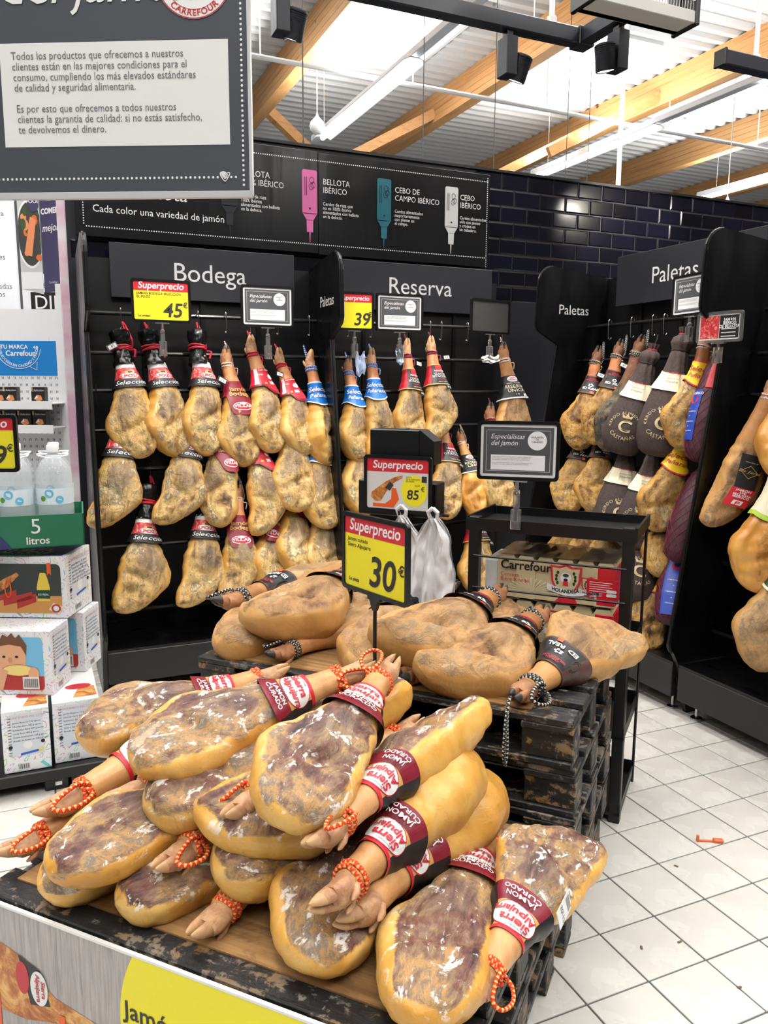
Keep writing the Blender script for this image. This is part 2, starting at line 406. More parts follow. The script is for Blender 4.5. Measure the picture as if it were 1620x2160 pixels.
spot(4.15, 3.36, (3.9, 4.6, 2.6), 'added black spotlight out of view on the short track, brightening the brick wall', .9, .06, 50)  # extra spot added beyond the frame edge to brighten the bricks
# heater panel
ht = thing('radiant_heater', 'grey ceiling heater with wire grille above the track', 'heater', (2.17, 2.855, 3.10)); ht.scale = (.94, .94, .94)
HG = mat('heater_grey', S(214, 213, 208), .4)
MB().box(0, .58, .10, .14, 0, .40, c=.004).box(0, .58, 0, .14, 0, .012, c=.003).box(0, .58, -.004, .012, -.002, .05, c=.003).build('housing', HG, ht)
MB().box(.02, .56, .085, .099, .05, .38).build('reflector', mat('heater_mirror', S(210, 210, 205), .2, .8), ht)
for xe in (0, .58): MB().box(xe-.012, xe+.012, -.015, .15, -.012, .41, c=.006).build('end_frame', BLKPLASTIC, ht)
for k in range(34): MB().tube([(.02+k*.0164, .004, .045), (.02+k*.0164, -.004, .2), (.02+k*.0164, .004, .39)], .0018, 4).build('grille_wire', STEEL, ht)
for k in range(4): MB().tube([(.01, -.004, .09+k*.08), (.57, -.004, .09+k*.08)], .0018, 4).build('grille_wire', STEEL, ht)
for xe in (.1, .48): MB().tube([(xe, .1, .40), (xe, .1, (DZ-3.15)/.94)], .004, 5).build('chain', STEEL, ht)

# ------------------------------------------------------------------ banner on the wall
def dotline(m, x0, z0, x1, z1, y, step, r, mi=0):
    n = int(math.hypot(x1-x0, z1-z0)/step)
    for k in range(n+1): m.disc(x0+(x1-x0)*k/n, z0+(z1-z0)*k/n, r, r, y, mi, 6)
bn = thing('wall_banner', 'wide black banner explaining ham colour codes with dotted white border', 'banner', (.27, 4.55, 2.31))
BW, BH = 2.46, .56
BANNER = mat('banner_gloss', S(20, 20, 21), .22); t_ = NT(BANNER); t_.bump(t_.noise(t_.mapping(t_.coord(), (9, 1, .8)), 1.2, 2), .25, .01)
MB().box(0, BW*.535, 0, .012, 0, BH+.0, c=.002).build('board', BANNER, bn); MB().box(BW*.535+.002, BW, .002, .014, -.006, BH-.006, c=.002).build('board', BANNER, bn)
d_ = MB(); yb = -.0008
dotline(d_, .04, .05, BW-.02, .05, yb, .0125, .0036); dotline(d_, .04, BH-.05, BW-.02, BH-.05, yb, .0125, .0036)
dotline(d_, .04, .05, .04, BH-.05, yb, .0125, .0036); dotline(d_, BW-.02, .0, BW-.02, BH-.03, yb, .0125, .0036)
d_.build('dotted_border', WHITE, bn)
def label_tag(x, z, col, lb):
    m = MB(); m.prism(rrect(x-.045, x+.045, z, z+.24, .012), -.004, .0, 0)
    m.prism([(x-.045, z+.004), (x+.045, z+.004), (x+.02, z-.035), (x-.02, z-.035)], -.004, 0, 0)
    m.prism([(x-.02, z-.033), (x+.02, z-.033), (x+.018, z-.10), (x-.018, z-.10)], -.004, 0, 0)
    m.prism([(x-.004, z-.098), (x+.004, z-.098), (x+.001, z-.155), (x-.001, z-.155)], -.004, 0, 0)
    o = m.build('ham_seal', mat('seal_'+lb, col, .45), bn)
    g = MB(); g.disc(x, z+.03, .006, .006, -.005); 
    for a0, (cx, czz) in enumerate(((.012, .185), (.02, .16), (.008, .15))): g.tube([(x+cx+.013*math.cos(k*.7), -.005, z+czz+.017*math.sin(k*.7)) for k in range(9)], .0012, 4, closed=True)
    g.tube([(x-.02, -.005, z+.2), (x-.02, -.005, z+.1)], .002, 4).tube([(x-.03, -.005, z+.2), (x-.03, -.005, z+.1)], .0012, 4)
    g.build('emblem', BLKPRINT, o)
label_tag(.80, .215, S(20, 24, 30), 'black'); label_tag(1.265, .215, S(214, 110, 164), 'pink'); label_tag(1.73, .215, S(28, 100, 116), 'teal'); label_tag(2.185, .215, S(205, 205, 205), 'white')
def btxt(*a, **k): MB().text(*a, **k).build('lettering', WHITE, bn)
btxt('jamón ibérico', .10, 0, .1, .425, yb, align='LEFT', shear=.28); btxt('y de bellota', .10, 0, .1, .215, yb, align='LEFT', shear=.28)
btxt('Cada color una variedad de jamón', .052, 0, .085, .125, yb, xs=.95, align='LEFT')
for x, h, b in ((.865, 'BELLOTA\n100% IBÉRICO', 'Cerdos de raza\n100% ibérica\nalimentados con bellota\nen la dehesa.'), (1.345, 'BELLOTA\nIBÉRICO', 'Cerdos de raza que\nno es 100% ibérica\nalimentados con bellota\nen la dehesa.'),
                (1.80, 'CEBO DE\nCAMPO IBÉRICO', 'Cerdos alimentados\nmayoritariamente\ncon pienso en\nel campo.'), (2.245, 'CEBO\nIBÉRICO', 'Cerdos alimentados\nsólo con pienso\ny criados en\nun cebadero.')):
    btxt(h, .046, 0, x, .385, yb, align='LEFT', lead=1.0, xs=.88); btxt(b, .027, 0, x, .27, yb, align='LEFT', lead=.86, xs=.86, bold=.004)

# ------------------------------------------------------------------ racks
RACK = mat('rack_black', S(8, 8, 10), .33); RACKIN = mat('rack_back', S(6, 6, 8), .45); SIGNG = mat('sign_graphite', S(40, 42, 47), .45)
SCR = MATS['rack_black']; t_ = NT(SCR); c_ = t_.coord('Generated')
t_.rough(t_.ramp(t_.noise(c_, 6, 5), [(.3, (.22,)*3), (.7, (.45,)*3)]))
PLINTH = mat('plinth_grey', S(26, 27, 29), .45)
def side_profile():      # (d from back, z)
    P = [(0, .0), (.46, .0), (.535, .26)]
    for k in range(5): a = D2R(-60+k*20); P.append((.54+.05*math.cos(a), .36+.055*math.sin(a)))
    P += [(.375, 1.80)]
    for k in range(6): a = D2R(-75+k*15); P.append((.47+.06*math.cos(a), 1.92+.06*math.sin(a)))
    for k in range(7): a = D2R(0+k*15); P.append((.42+.10*math.cos(a), 2.15+.10*math.sin(a)))
    P += [(0, 2.2)]
    return P
def rack(name_lb, base, rotz, W, board=None, sides=(1, 1), cat='display rack', sidetext=(None, None), rows=(1.91, 1.71, 1.52, 1.32, 1.12, .95, .73, .40)):
    """local: x along rack, y=0 back, front towards -y"""
    t = thing('ham_rack', name_lb, cat, base, rotz, 'black ham racks')
    MB().box(0, W, -.02, 0, .1, 2.2).build('back_panel', RACKIN, t)
    for k in range(1, 4): MB().box(W*k/4-.012, W*k/4+.012, -.032, -.02, .1, 2.2).build('upright', RACK, t)
    for s_ in (0, 1):
        if not sides[s_]: continue
        x = 0 if s_ == 0 else W
        m = MB().prism([(-d, z) for d, z in side_profile()], -.012, .012, 0, xf=lambda p: (x+p[1], p[0], p[2]))
        o = m.build('side_panel', RACK, t)
        if sidetext[s_]:
            g = MB(); sg = -1 if s_ == 0 else 1
            if sidetext[s_] == 'L':   # read from -x side
                g.text('Paletas', .08, 0, xf=lambda p: (x-.0135, -.33-p[0]*1.0, 1.98+p[1]))
            else:
                g.text('Paletas', .08, 0, xf=lambda p: (x+.0135, -.27+p[0]*1.0, 1.98+p[1]))
            g.build('lettering', WHITE, o)
        e = MB().tube([(x, -d-.002, z) for d, z in side_profile()[3:-1]], .006, 6); e.build('edge_trim', BLKPLASTIC, o)
    for zb in rows:
        d = .16+(1.91-zb)*.12
        MB().tube([(.015, -d, zb), (W-.015, -d, zb)], .011, 8).build('hanging_bar', BLKPLASTIC, t, True)
    MB().box(.012, W-.012, -.545, -.51, .085, .245, c=.003).build('plinth', PLINTH, t)
    MB().box(.012, W-.012, -.54, -.02, .245, .258).build('base_shelf', RACK, t)
    for xx in (.07, W-.07):
        f = MB().lathe([(.028, 0), (.028, .008), (.008, .014), (.008, .1)], 12, 0, xf=lambda p: (p[0]+xx, p[1]-.47, p[2])); f.build('foot', STEEL, t, True)
    if board:
        bx0, bx1, bz0, bz1, txt, sz, by = board
        o = MB().box(bx0, bx1, by, by+.015, bz0, bz1, c=.002).build('header_board', SIGNG, t)
        MB().text(txt, sz, 0, (bx0+bx1)/2+(.02 if by > -.08 else -.06), bz0+(bz1-bz0)*.36, by-.0008).build('lettering', WHITE, o)
    return t
rack('tall black ham rack headed Bodega, full of hanging hams', (.27, 4.52, 0), 0, 1.25, (.15, 1.14, 2.0, 2.275, 'Bodega', .135, -.06), (1, 1), sidetext=(None, 'L'))
rack('tall black ham rack headed Reserva in the corner', (1.545, 4.52, 0), 0, 1.22, (.12, 1.16, 2.0, 2.275, 'Reserva', .135, -.06), (0, 0))
rack('black shoulder-ham rack headed Paletas on the right side', (3.28, 4.03, 0), -math.pi/2, 1.27, (.18, 1.22, 2.02, 2.30, 'Paletas', .125, -.10), (1, 1), sidetext=('R', None))
rack('black ham rack cut off by the right picture edge', (3.28, 2.745, 0), -math.pi/2, 1.27, None, (0, 1))
HP={
'B1':((0.483,4.130,1.185),(0.433,4.300,1.837)),
'B2':((0.659,4.130,1.184),(0.567,4.300,1.842)),
'B3':((0.803,4.130,1.190),(0.822,4.300,1.851)),
'B4':((1.000,4.130,1.124),(0.969,4.300,1.757)),
'B5':((1.166,4.130,1.194),(1.101,4.300,1.815)),
'B6':((1.346,4.130,1.174),(1.255,4.300,1.752)),
'B7':((1.471,4.130,1.112),(1.435,4.300,1.748)),
'B8':((0.344,4.060,0.847),(0.439,4.260,1.490)),
'B9':((0.646,4.060,0.839),(0.799,4.263,1.470)),
'B10':((0.852,4.060,0.823),(0.910,4.298,1.457)),
'B11':((1.149,4.060,0.770),(1.092,4.278,1.411)),
'B12':((1.277,4.060,0.880),(1.309,4.295,1.518)),
'B13':((1.455,4.060,0.775),(1.419,4.281,1.417)),
'B14':((0.953,4.000,0.451),(0.995,4.200,1.043)),
'B15':((0.443,4.000,0.421),(0.534,4.206,1.063)),
'B16':((0.741,4.000,0.418),(0.836,4.212,1.057)),
'B17':((1.106,4.000,0.451),(1.207,4.322,1.041)),
'B18':((1.275,4.000,0.523),(1.284,4.344,1.109)),
'B19':((1.443,4.000,0.459),(1.471,4.302,1.068)),
'S1':((1.657,4.130,1.127),(1.666,4.300,1.717)),
'S2':((1.813,4.130,1.149),(1.809,4.300,1.765)),
'S3':((2.003,4.130,1.198),(2.035,4.300,1.825)),
'S4':((2.206,4.130,1.237),(2.190,4.300,1.843)),
'S5':((2.734,4.130,1.133),(2.689,4.300,1.823)),
'S6':((2.553,4.060,0.791),(2.581,4.250,1.454)),
'S7':((2.395,4.060,0.781),(2.373,4.250,1.298)),
'S8':((1.657,4.060,0.837),(1.723,4.322,1.439)),
'S9':((1.767,4.060,0.852),(1.827,4.339,1.447)),
'S10':((2.184,4.060,0.785),(2.301,4.328,1.377)),
'S11':((2.089,4.000,0.333),(2.178,4.193,0.958)),
'S12':((2.412,4.000,0.300),(2.426,4.209,0.926)),
'S13':((1.628,4.000,0.441),(1.702,4.288,1.030)),
'P1':((2.860,3.774,1.197),(3.020,3.775,1.787)),
'P2':((2.860,3.626,1.239),(3.020,3.587,1.815)),
'P3':((2.860,3.513,1.211),(3.020,3.419,1.831)),
'P4':((2.860,3.377,1.201),(3.020,3.333,1.773)),
'P5':((2.860,3.104,1.213),(3.020,3.118,1.842)),
'P6':((2.860,2.971,1.256),(3.020,2.965,1.842)),
'P7':((2.860,2.833,1.208),(3.020,2.868,1.737)),
'P8':((2.810,3.762,0.829),(3.027,3.855,1.381)),
'P9':((2.810,3.527,0.864),(3.021,3.726,1.389)),
'P10':((2.810,3.339,0.743),(2.970,3.416,1.316)),
'P11':((2.810,3.171,0.723),(2.971,3.205,1.300)),
'P12':((2.810,3.045,0.844),(2.985,3.016,1.417)),
'P13':((2.810,2.873,0.719),(2.990,2.905,1.172)),
'P14':((2.810,2.987,0.623),(3.067,3.212,1.117)),
'P15':((2.760,3.014,0.228),(2.953,3.141,0.782)),
'P16':((2.760,2.845,0.420),(2.950,2.973,0.774)),
'P17':((2.760,3.104,0.473),(2.986,3.264,1.005)),
'P18':((2.760,3.780,0.396),(2.982,3.894,0.942)),
'P19':((2.760,3.558,0.435),(2.989,3.729,0.962)),
'P20':((2.760,3.367,0.480),(3.004,3.587,0.982)),
'Q1':((2.850,2.643,0.913),(3.000,2.528,1.632)),
'Q2':((2.800,2.399,0.685),(2.944,2.418,1.370)),
'Q3':((2.750,2.339,0.367),(2.957,2.324,1.036)),
'Q4':((2.850,2.370,1.177),(3.113,2.548,1.801)),
'F1':((0.527,1.075,0.494),(1.042,1.631,0.450)),
'F2':((1.114,1.431,0.514),(0.651,1.094,0.454)),
'F3':((1.042,1.659,0.534),(0.480,1.260,0.544)),
'F4':((0.954,1.620,0.634),(0.420,1.232,0.614)),
'F5':((0.956,1.701,0.714),(0.425,1.299,0.694)),
'F6':((0.375,1.360,0.744),(0.830,1.799,0.844)),
'F7':((0.158,1.783,0.714),(0.779,1.817,0.834)),
'F8':((0.058,2.183,0.634),(0.676,2.234,0.694)),
'F9':((0.644,2.226,0.664),(-0.048,1.944,0.523)),
'F10':((0.750,2.015,0.679),(0.101,1.844,0.574)),
'F11':((0.476,2.157,0.549),(-0.134,1.924,0.454)),
'F12':((0.174,1.729,0.634),(0.822,1.805,0.737)),
'F13':((0.832,1.935,0.723),(0.320,1.524,0.654)),
'F14':((-0.028,1.681,0.554),(0.607,1.850,0.616)),
'F15':((0.714,1.969,0.615),(0.182,1.588,0.534)),
'F16':((-0.051,1.767,0.474),(0.572,1.984,0.505)),
'F17':((0.100,1.649,0.474),(0.743,1.791,0.505)),
'F18':((0.754,1.852,0.514),(0.232,1.475,0.444)),
'F19':((0.312,1.505,0.614),(0.903,1.793,0.668)),
'F20':((0.290,1.560,0.544),(0.918,1.764,0.544)),
'F21':((0.407,1.280,0.484),(0.796,1.786,0.527)),
'R1':((0.639,2.306,0.820),(1.163,2.856,0.836)),
'R2':((1.189,3.014,0.777),(0.532,2.633,0.810)),
'R3':((0.489,2.457,0.740),(1.107,2.721,0.740)),
'R4':((1.187,2.510,0.750),(0.622,2.293,0.720)),
'R5':((0.848,2.048,0.740),(1.239,2.699,0.765)),
'R6':((0.916,1.956,0.810),(1.536,2.397,0.819)),
'R7':((1.570,2.331,0.749),(0.909,1.956,0.720)),
'R8':((0.996,1.816,0.750),(1.620,2.255,0.770)),
'R9':((1.732,2.025,0.770),(1.128,1.714,0.720)),
'R10':((0.826,2.542,0.730),(1.478,2.622,0.790)),
}
# ================================================================== HAMS
HL = .70                                   # model length: body tip z=0 ... hoof tip z=.70
KEYS = [  # z, half width, front depth, back depth, cx, cy
 (.000, .008, .008, .010, -.030, .00), (.006, .036, .020, .026, -.030, 0), (.022, .064, .034, .046, -.027, 0), (.050, .088, .045, .064, -.019, 0), (.09, .110, .053, .078, -.009, 0),
 (.15, .127, .058, .087, .000, 0), (.21, .126, .058, .088, .004, 0), (.27, .110, .055, .081, .008, 0), (.33, .087, .050, .068, .011, -.002), (.38, .069, .046, .056, .010, -.004),
 (.43, .055, .041, .047, .007, -.006), (.48, .045, .036, .040, .004, -.007), (.53, .038, .032, .034, .001, -.006), (.565, .036, .031, .032, 0, -.004), (.60, .031, .027, .028, 0, -.002)]
def prof(z):
    z = max(0, min(.5999, z))
    for (a, b) in zip(KEYS, KEYS[1:]):
        if z <= b[0]:
            t = (z-a[0])/(b[0]-a[0]); t = t*t*(3-2*t) if a[0] > .2 else t
            return [a[i]+(b[i]-a[i])*t for i in range(1, 6)]
    return list(KEYS[-1][1:])
VAR = {  # width, thickness, bend, flatness, seed, tip shift
 'a': (1.0, 1.0, .0, .62, 1.3, .045), 'b': (.95, 1.12, .35, .68, 7.1, .055), 'c': (1.07, .95, -.3, .58, 13.7, -.05), 'd': (.86, 1.1, .5, .7, 21.4, .05), 'n': (.72, 1.25, -.4, .8, 31.9, -.03), 'e': (1.0, 1.05, .1, .62, 41.2, -.035), 'f': (.92, 1.05, -.35, .64, 53.6, -.055)}
def zone(u, z, tip):
    sg = 1 if tip > 0 else -1
    return math.exp(-((u+.12*sg)/.62)**2-((z-.275)/.085)**2)
def ham_pt(v, z, a, off=0, raw=False):
    ws, ts, bend, e, seed, tip = VAR[v]
    w_, df, db, cx, cy = prof(z)
    k = max(0, min(1, (.42-z)/.2)); w_ *= 1+(ws-1)*k; df *= 1+(ts-1)*k; db *= 1+(ts-1)*k
    cx += bend*.42*z*(.6-z)+tip*max(0, 1-z/.17)**1.3-tip*.35*math.exp(-((z-.2)/.09)**2)
    ca, sa = math.cos(a), math.sin(a)
    fx = math.copysign(abs(ca)**(.85), ca)
    if sa < 0: fy = -abs(sa)**(e if z < .4 else 1-(1-e)*max(0, 1-(z-.4)/.08))*df
    else: fy = abs(sa)**.9*db
    p = Vector((cx+fx*(w_+off), cy+fy+(math.copysign(off, fy)*abs(sa) if off else 0), z))
    if raw: return p
    env = max(.12, min(1, (.46-z)/.16))
    q = p*1.0+Vector((seed, seed*.7, seed*.3))
    n1 = noise.noise(q*7); n2 = noise.noise(q*16); n3 = noise.noise(q*40)
    rad = Vector((fx, fy/max(db, .01), 0))
    if rad.length > 1e-5: rad.normalize()
    low = max(0, min(1, (.22-z)/.12))
    p += rad*(n1*.014+n2*(.003+.004*low)+n3*(.001+.002*low))*env
    if sa < 0 and z < .44:       # cured face: smooth upper muscle, diagonal crease, rough lower part, hip knob
        f = min(1, -sa*1.6); u = fx; sg = 1 if tip > 0 else -1
        g = lambda cx_, cz_, rx, rz: math.exp(-((u-cx_)/rx)**2-((z-cz_)/rz)**2)
        s1 = math.sin(seed*3)*.15
        dy = -.018*zone(u, z, tip)
        dy += (.015+.008*math.sin(seed))*math.exp(-((z-.172-(u*sg)*.045-s1*.12-.03*noise.noise(q*6))/(.016+.008*abs(math.sin(seed*2))))**2)*math.exp(-((u-.25*sg)/.6)**2)
        dy += .016*g(.35*sg+s1, .11, .3, .035)-.014*g(.45*sg, .03, .35, .022)
        dy += .012*g(-.55*sg, .24, .16, .09)
        if v == 'e': dy += .034*math.exp(-((u-.15-(z-.17)*2.2)/.13)**2-((z-.17)/.055)**2)-.008*math.exp(-((u+.1-(z-.17)*2.2)/.2)**2-((z-.17)/.06)**2)
        q2 = Vector((q.x*2.2, q.y, q.z*.8))
        dy += (.006*noise.noise(q*13+Vector((9, 9, 9)))+.005*noise.noise(q2*22))*(.35+.65*low)
        p.y += dy*f
    return p
def ham_mesh(v, nz=76, na=72):
    vs, fs, meat, shank, zon = [], [], [], [], []
    zs = [0]+[.003, .008]+[.016+.584*(i/(nz-1))**1.05 for i in range(nz)]
    zs = [min(z, .5995) for z in zs]
    for z in zs:
        for k in range(na):
            a = 2*math.pi*(k+.5)/na
            vs.append(ham_pt(v, z, a))
            u = math.cos(a); s_ = -math.sin(a)
            m = min(.88-abs(u-.06), (z-.010)*14, (.41-z)*4.0-abs(u)*.15, (s_-.12)*2.4)
            meat.append(m); zon.append(zone(u, z, VAR[v][5])); shank.append(max(0, min(1, (z-.36)/.08)))
    n = len(zs)
    for i in range(n-1):
        for k in range(na):
            k2 = (k+1) % na; fs.append((i*na+k, i*na+k2, (i+1)*na+k2, (i+1)*na+k))
    fs.append(tuple(range(na))[::-1]); fs.append(tuple((n-1)*na+k for k in range(na)))
    me = bpy.data.meshes.new('ham_body'); me.from_pydata([tuple(p) for p in vs], [], fs)
    at = me.attributes.new('meat', 'FLOAT', 'POINT'); at.data.foreach_set('value', meat)
    at = me.attributes.new('shank', 'FLOAT', 'POINT'); at.data.foreach_set('value', shank)
    at = me.attributes.new('zone', 'FLOAT', 'POINT'); at.data.foreach_set('value', zon)
    me.polygons.foreach_set('use_smooth', [True]*len(fs)); me.update()
    return me
def ham_mat(name, fat, meatc, skin, mould, mould_amt, rim=0.0, blot=.5, rough=(.30, .46), bump=.6, shine=.5, zcol=None, zamt=.8):
    """fat: 3 colours of the rind, meatc: colours of the cured face, skin: 2 colours of the shank"""
    m = mat(name, fat[1], .4); t = NT(m); c = t.coord('Object'); w_ = t.math('MULTIPLY', t.rnd(), 63.0)
    nA = t.noise(c, 4.5, 6, .6, 1.4, w_); nB = t.noise(c, 15, 6, .68, 1.8, w_); nC = t.noise(t.mapping(c, (1.25, 1.25, .8)), 7, 7, .68, 3.0, t.math('ADD', w_, 7.7)); nD = t.noise(c, 60, 4, .6, .5, w_)
    nS = t.noise(t.mapping(c, (17, 17, 5)), 1.0, 5, .65, 1.2, w_)
    fcol = t.ramp(t.noise(c, 5, 5, .6, .6, t.math('ADD', w_, 3.1)), [(.32, fat[0]), (.5, fat[1]), (.68, fat[2])])
    fcol = t.mix(t.math('MULTIPLY', t.step(nB, .56, .70), blot*.6), fcol, meatc[2])
    mx = t.math('ADD', t.math('ADD', t.math('MULTIPLY', nA, .5), t.math('MULTIPLY', nB, .22)), t.math('MULTIPLY', nS, .28))
    n = len(meatc); mcol = t.ramp(mx, [(.405+.19*i/(n-1), cc) for i, cc in enumerate(meatc)])
    if zcol:
        zn = t.add('ShaderNodeAttribute', attribute_name='zone').outputs['Fac']
        zf = t.step(t.math('ADD', zn, t.math('MULTIPLY', t.math('SUBTRACT', nB, .5), .7)), .30, .75)
        mcol = t.mix(t.math('MULTIPLY', zf, zamt), mcol, t.ramp(nS, [(.38, zcol[0]), (.5, zcol[1]), (.62, zcol[2])]))
    at = t.add('ShaderNodeAttribute', attribute_name='meat').outputs['Fac']
    mask = t.step(t.math('ADD', t.math('ADD', at, rim), t.math('MULTIPLY', t.math('SUBTRACT', nA, .5), 1.0)), .0, .10)
    col = t.mix(mask, fcol, mcol)
    wm = t.math('MULTIPLY', t.step(t.math('ADD', t.math('MULTIPLY', nC, .8), t.math('MULTIPLY', nD, .2)), .655-mould_amt*.105, .70-mould_amt*.105), t.step(at, -.25, .15))
    col = t.mix(t.math('MULTIPLY', wm, min(.95, mould_amt*1.6)), col, mould)
    sh = t.add('ShaderNodeAttribute', attribute_name='shank').outputs['Fac']
    scol = t.ramp(nA, [(.35, skin[0]), (.6, skin[1])])
    col = t.mix(t.math('MULTIPLY', sh, .9), col, scol)
    t.color(col)
    t.rough(t.math('ADD', t.math('MULTIPLY', mask, rough[1]-rough[0]), t.math('ADD', t.math('MULTIPLY', nD, .12), rough[0]-.06)))
    t.b.inputs['Specular IOR Level'].default_value = shine
    h = t.math('ADD', t.math('ADD', t.math('MULTIPLY', nB, .8), t.math('MULTIPLY', nS, .7)), t.math('MULTIPLY', nD, .25)); h = t.math('MULTIPLY', t.math('SUBTRACT', h, .88), t.math('ADD', t.math('MULTIPLY', mask, .8), .2))
    t.bump(h, bump, .018)
    return m
HM = {
 'sierra': ham_mat('ham_sierra', (S(200, 142, 58), S(222, 168, 80), S(233, 194, 118)), (S(58, 40, 40), S(92, 64, 60), S(120, 80, 64), S(138, 114, 92), S(184, 142, 86), S(124, 112, 102), S(190, 168, 136)), (S(186, 126, 84), S(216, 166, 112)), S(236, 232, 224), 1.0, zcol=(S(78, 60, 56), S(120, 98, 86), S(156, 136, 112)), zamt=.6),
 'rear': ham_mat('ham_brown', (S(176, 126, 66), S(200, 152, 90), S(212, 172, 116)), (S(106, 78, 54), S(142, 106, 70), S(172, 130, 84), S(188, 146, 94), S(150, 124, 96), S(200, 164, 116)), (S(150, 96, 58), S(190, 136, 82)), S(220, 202, 168), .35, rim=.0, blot=.9, rough=(.48, .58), bump=.8, zcol=(S(128, 98, 68), S(160, 126, 88), S(184, 150, 108)), zamt=.7),
 'bodega': ham_mat('ham_bodega', (S(194, 138, 60), S(214, 164, 86), S(224, 186, 120)), (S(96, 76, 60), S(150, 118, 78), S(190, 152, 92), S(214, 180, 118), S(140, 120, 96), S(224, 204, 156)), (S(186, 112, 76), S(210, 148, 100)), S(230, 218, 186), .55, rim=.0, blot=.6, bump=.9, zcol=(S(104, 88, 76), S(140, 118, 96), S(172, 148, 116))),
 'paleta': ham_mat('ham_paleta', (S(176, 122, 50), S(200, 150, 74), S(210, 174, 106)), (S(70, 52, 40), S(118, 84, 52), S(176, 130, 62), S(200, 158, 88), S(132, 108, 80), S(208, 182, 134)), (S(138, 70, 46), S(180, 112, 70)), S(216, 204, 174), .5, rim=.1, blot=.7, bump=.95, rough=(.26, .36), zcol=(S(110, 84, 56), S(156, 120, 74), S(188, 152, 98)), zamt=.6),
 'dark': ham_mat('ham_dark', (S(92, 82, 66), S(124, 108, 82), S(146, 126, 92)), (S(34, 34, 34), S(58, 54, 50), S(86, 78, 66), S(120, 104, 80), S(70, 68, 64), S(140, 126, 100)), (S(92, 58, 44), S(128, 86, 62)), S(176, 166, 146), .5, rim=.25, blot=.8, bump=.9),
 'golden': ham_mat('ham_golden', (S(198, 134, 54), S(214, 154, 72), S(222, 170, 94)), (S(150, 92, 38), S(184, 122, 52), S(204, 146, 70), S(212, 162, 90)), (S(180, 118, 60), S(204, 150, 90)), S(226, 196, 140), .15, rim=-.5, blot=.3, bump=.4, shine=.6)}
SKIN = {'pale': (S(206, 164, 122), S(166, 116, 84)), 'dark': (S(120, 82, 58), S(92, 62, 46)), 'black': (S(30, 29, 28), S(20, 19, 19)), 'brown': (S(178, 128, 88), S(140, 92, 62))}
def skin_mat(k):
    a, b = SKIN[k]; m = mat('trotter_'+k, a, .5); t = NT(m); c = t.coord('Object'); w_ = t.math('MULTIPLY', t.rnd(), 31.0)
    n = t.noise(c, 22, 6, .65, 1, w_); t.color(t.ramp(n, [(.35, b), (.62, a)])); t.bump(t.noise(c, 60, 4, .6, .3, w_), .5, .006); return m
TM = {k: skin_mat(k) for k in SKIN}
CLAW = {'pale': mat('claw_pale', S(196, 156, 112), .5), 'dark': mat('claw_dark', S(44, 40, 38), .4), 'black': mat('claw_black', S(22, 21, 21), .4), 'brown': mat('claw_slate', S(62, 60, 60), .4)}
HB = {v: ham_mesh(v) for v in VAR}
def trotter_mesh():
    m = MB()
    pts = [(0, -.002, .580), (0, 0, .60), (0, .001, .616), (0, .000, .630), (0, -.002, .644), (0, -.006, .654)]
    n = 18; rs = [(.030, .027), (.030, .027), (.031, .028), (.033, .028), (.033, .025), (.030, .020)]
    vs = []
    for (x, y, z), (rx, ry) in zip(pts, rs):
        for k in range(n):
            a = 2*math.pi*k/n; b = .005*noise.noise(Vector((math.cos(a)*1.5, math.sin(a)*1.5, z*40)))
            vs.append((x+(rx+b)*math.cos(a), y+(ry+b)*math.sin(a), z))
    fs = [(i*n+k, i*n+(k+1) % n, (i+1)*n+(k+1) % n, (i+1)*n+k) for i in range(len(pts)-1) for k in range(n)]
    fs.append(tuple((len(pts)-1)*n+k for k in range(n)))
    m.add(vs, fs, 0)
    for s in (-1, 1):   # two toes, close together
        tp = [(s*.012, -.003, .630), (s*.0130, -.005, .646), (s*.0135, -.008, .660), (s*.0125, -.012, .675), (s*.0100, -.017, .689), (s*.0075, -.0215, .700)]
        tr = [(.0150, .021), (.0140, .0195), (.0130, .018), (.0108, .0155), (.0072, .0105), (.0025, .004)]
        n2 = 12; o = len(m.v)
        for (x, y, z), (rx, ry) in zip(tp, tr):
            for k in range(n2):
                a = 2*math.pi*k/n2; m.v.append((x+rx*math.cos(a), y+ry*math.sin(a), z))
        for i in range(len(tp)-1):
            for k in range(n2):
                m.f.append((o+i*n2+k, o+i*n2+(k+1) % n2, o+(i+1)*n2+(k+1) % n2, o+(i+1)*n2+k)); m.m.append(1 if i >= 3 else 0); m.uv.append(None)
        m.f.append(tuple(o+5*n2+k for k in range(n2))); m.m.append(1); m.uv.append(None)
        m.tube([(s*.015, .018, .600), (s*.019, .029, .616), (s*.019, .033, .630), (s*.018, .034, .638)], [.010, .0085, .006, .002], 8, 0)
    return m
def wrap_mesh():
    m = MB(); n = 26; zs = [.49+.2*i/22 for i in range(23)]; vs = []
    for z in zs:
        r = .040+.013*max(0, (.56-z)/.07) if z < .60 else .040+.010*math.sin((z-.60)/.09*math.pi*.8)
        if z > .675: r *= max(.15, 1-(z-.675)/.016*.85)
        for k in range(n):
            a = 2*math.pi*k/n; d = Vector((math.cos(a)*2, math.sin(a)*2, z*24)); q = r+.007*noise.noise(d*1.6)+.007*abs(noise.noise(d*3.2))+.003*noise.noise(d*7)
            vs.append((q*math.cos(a), q*.9*math.sin(a)-.004, z))
    m.add(vs, [(i*n+k, i*n+(k+1) % n, (i+1)*n+(k+1) % n, (i+1)*n+k) for i in range(22) for k in range(n)]+[tuple(22*n+k for k in range(n))])
    return m
WRAP = mat('black_wrap_film', S(18, 18, 19), .22)
TROT = {}
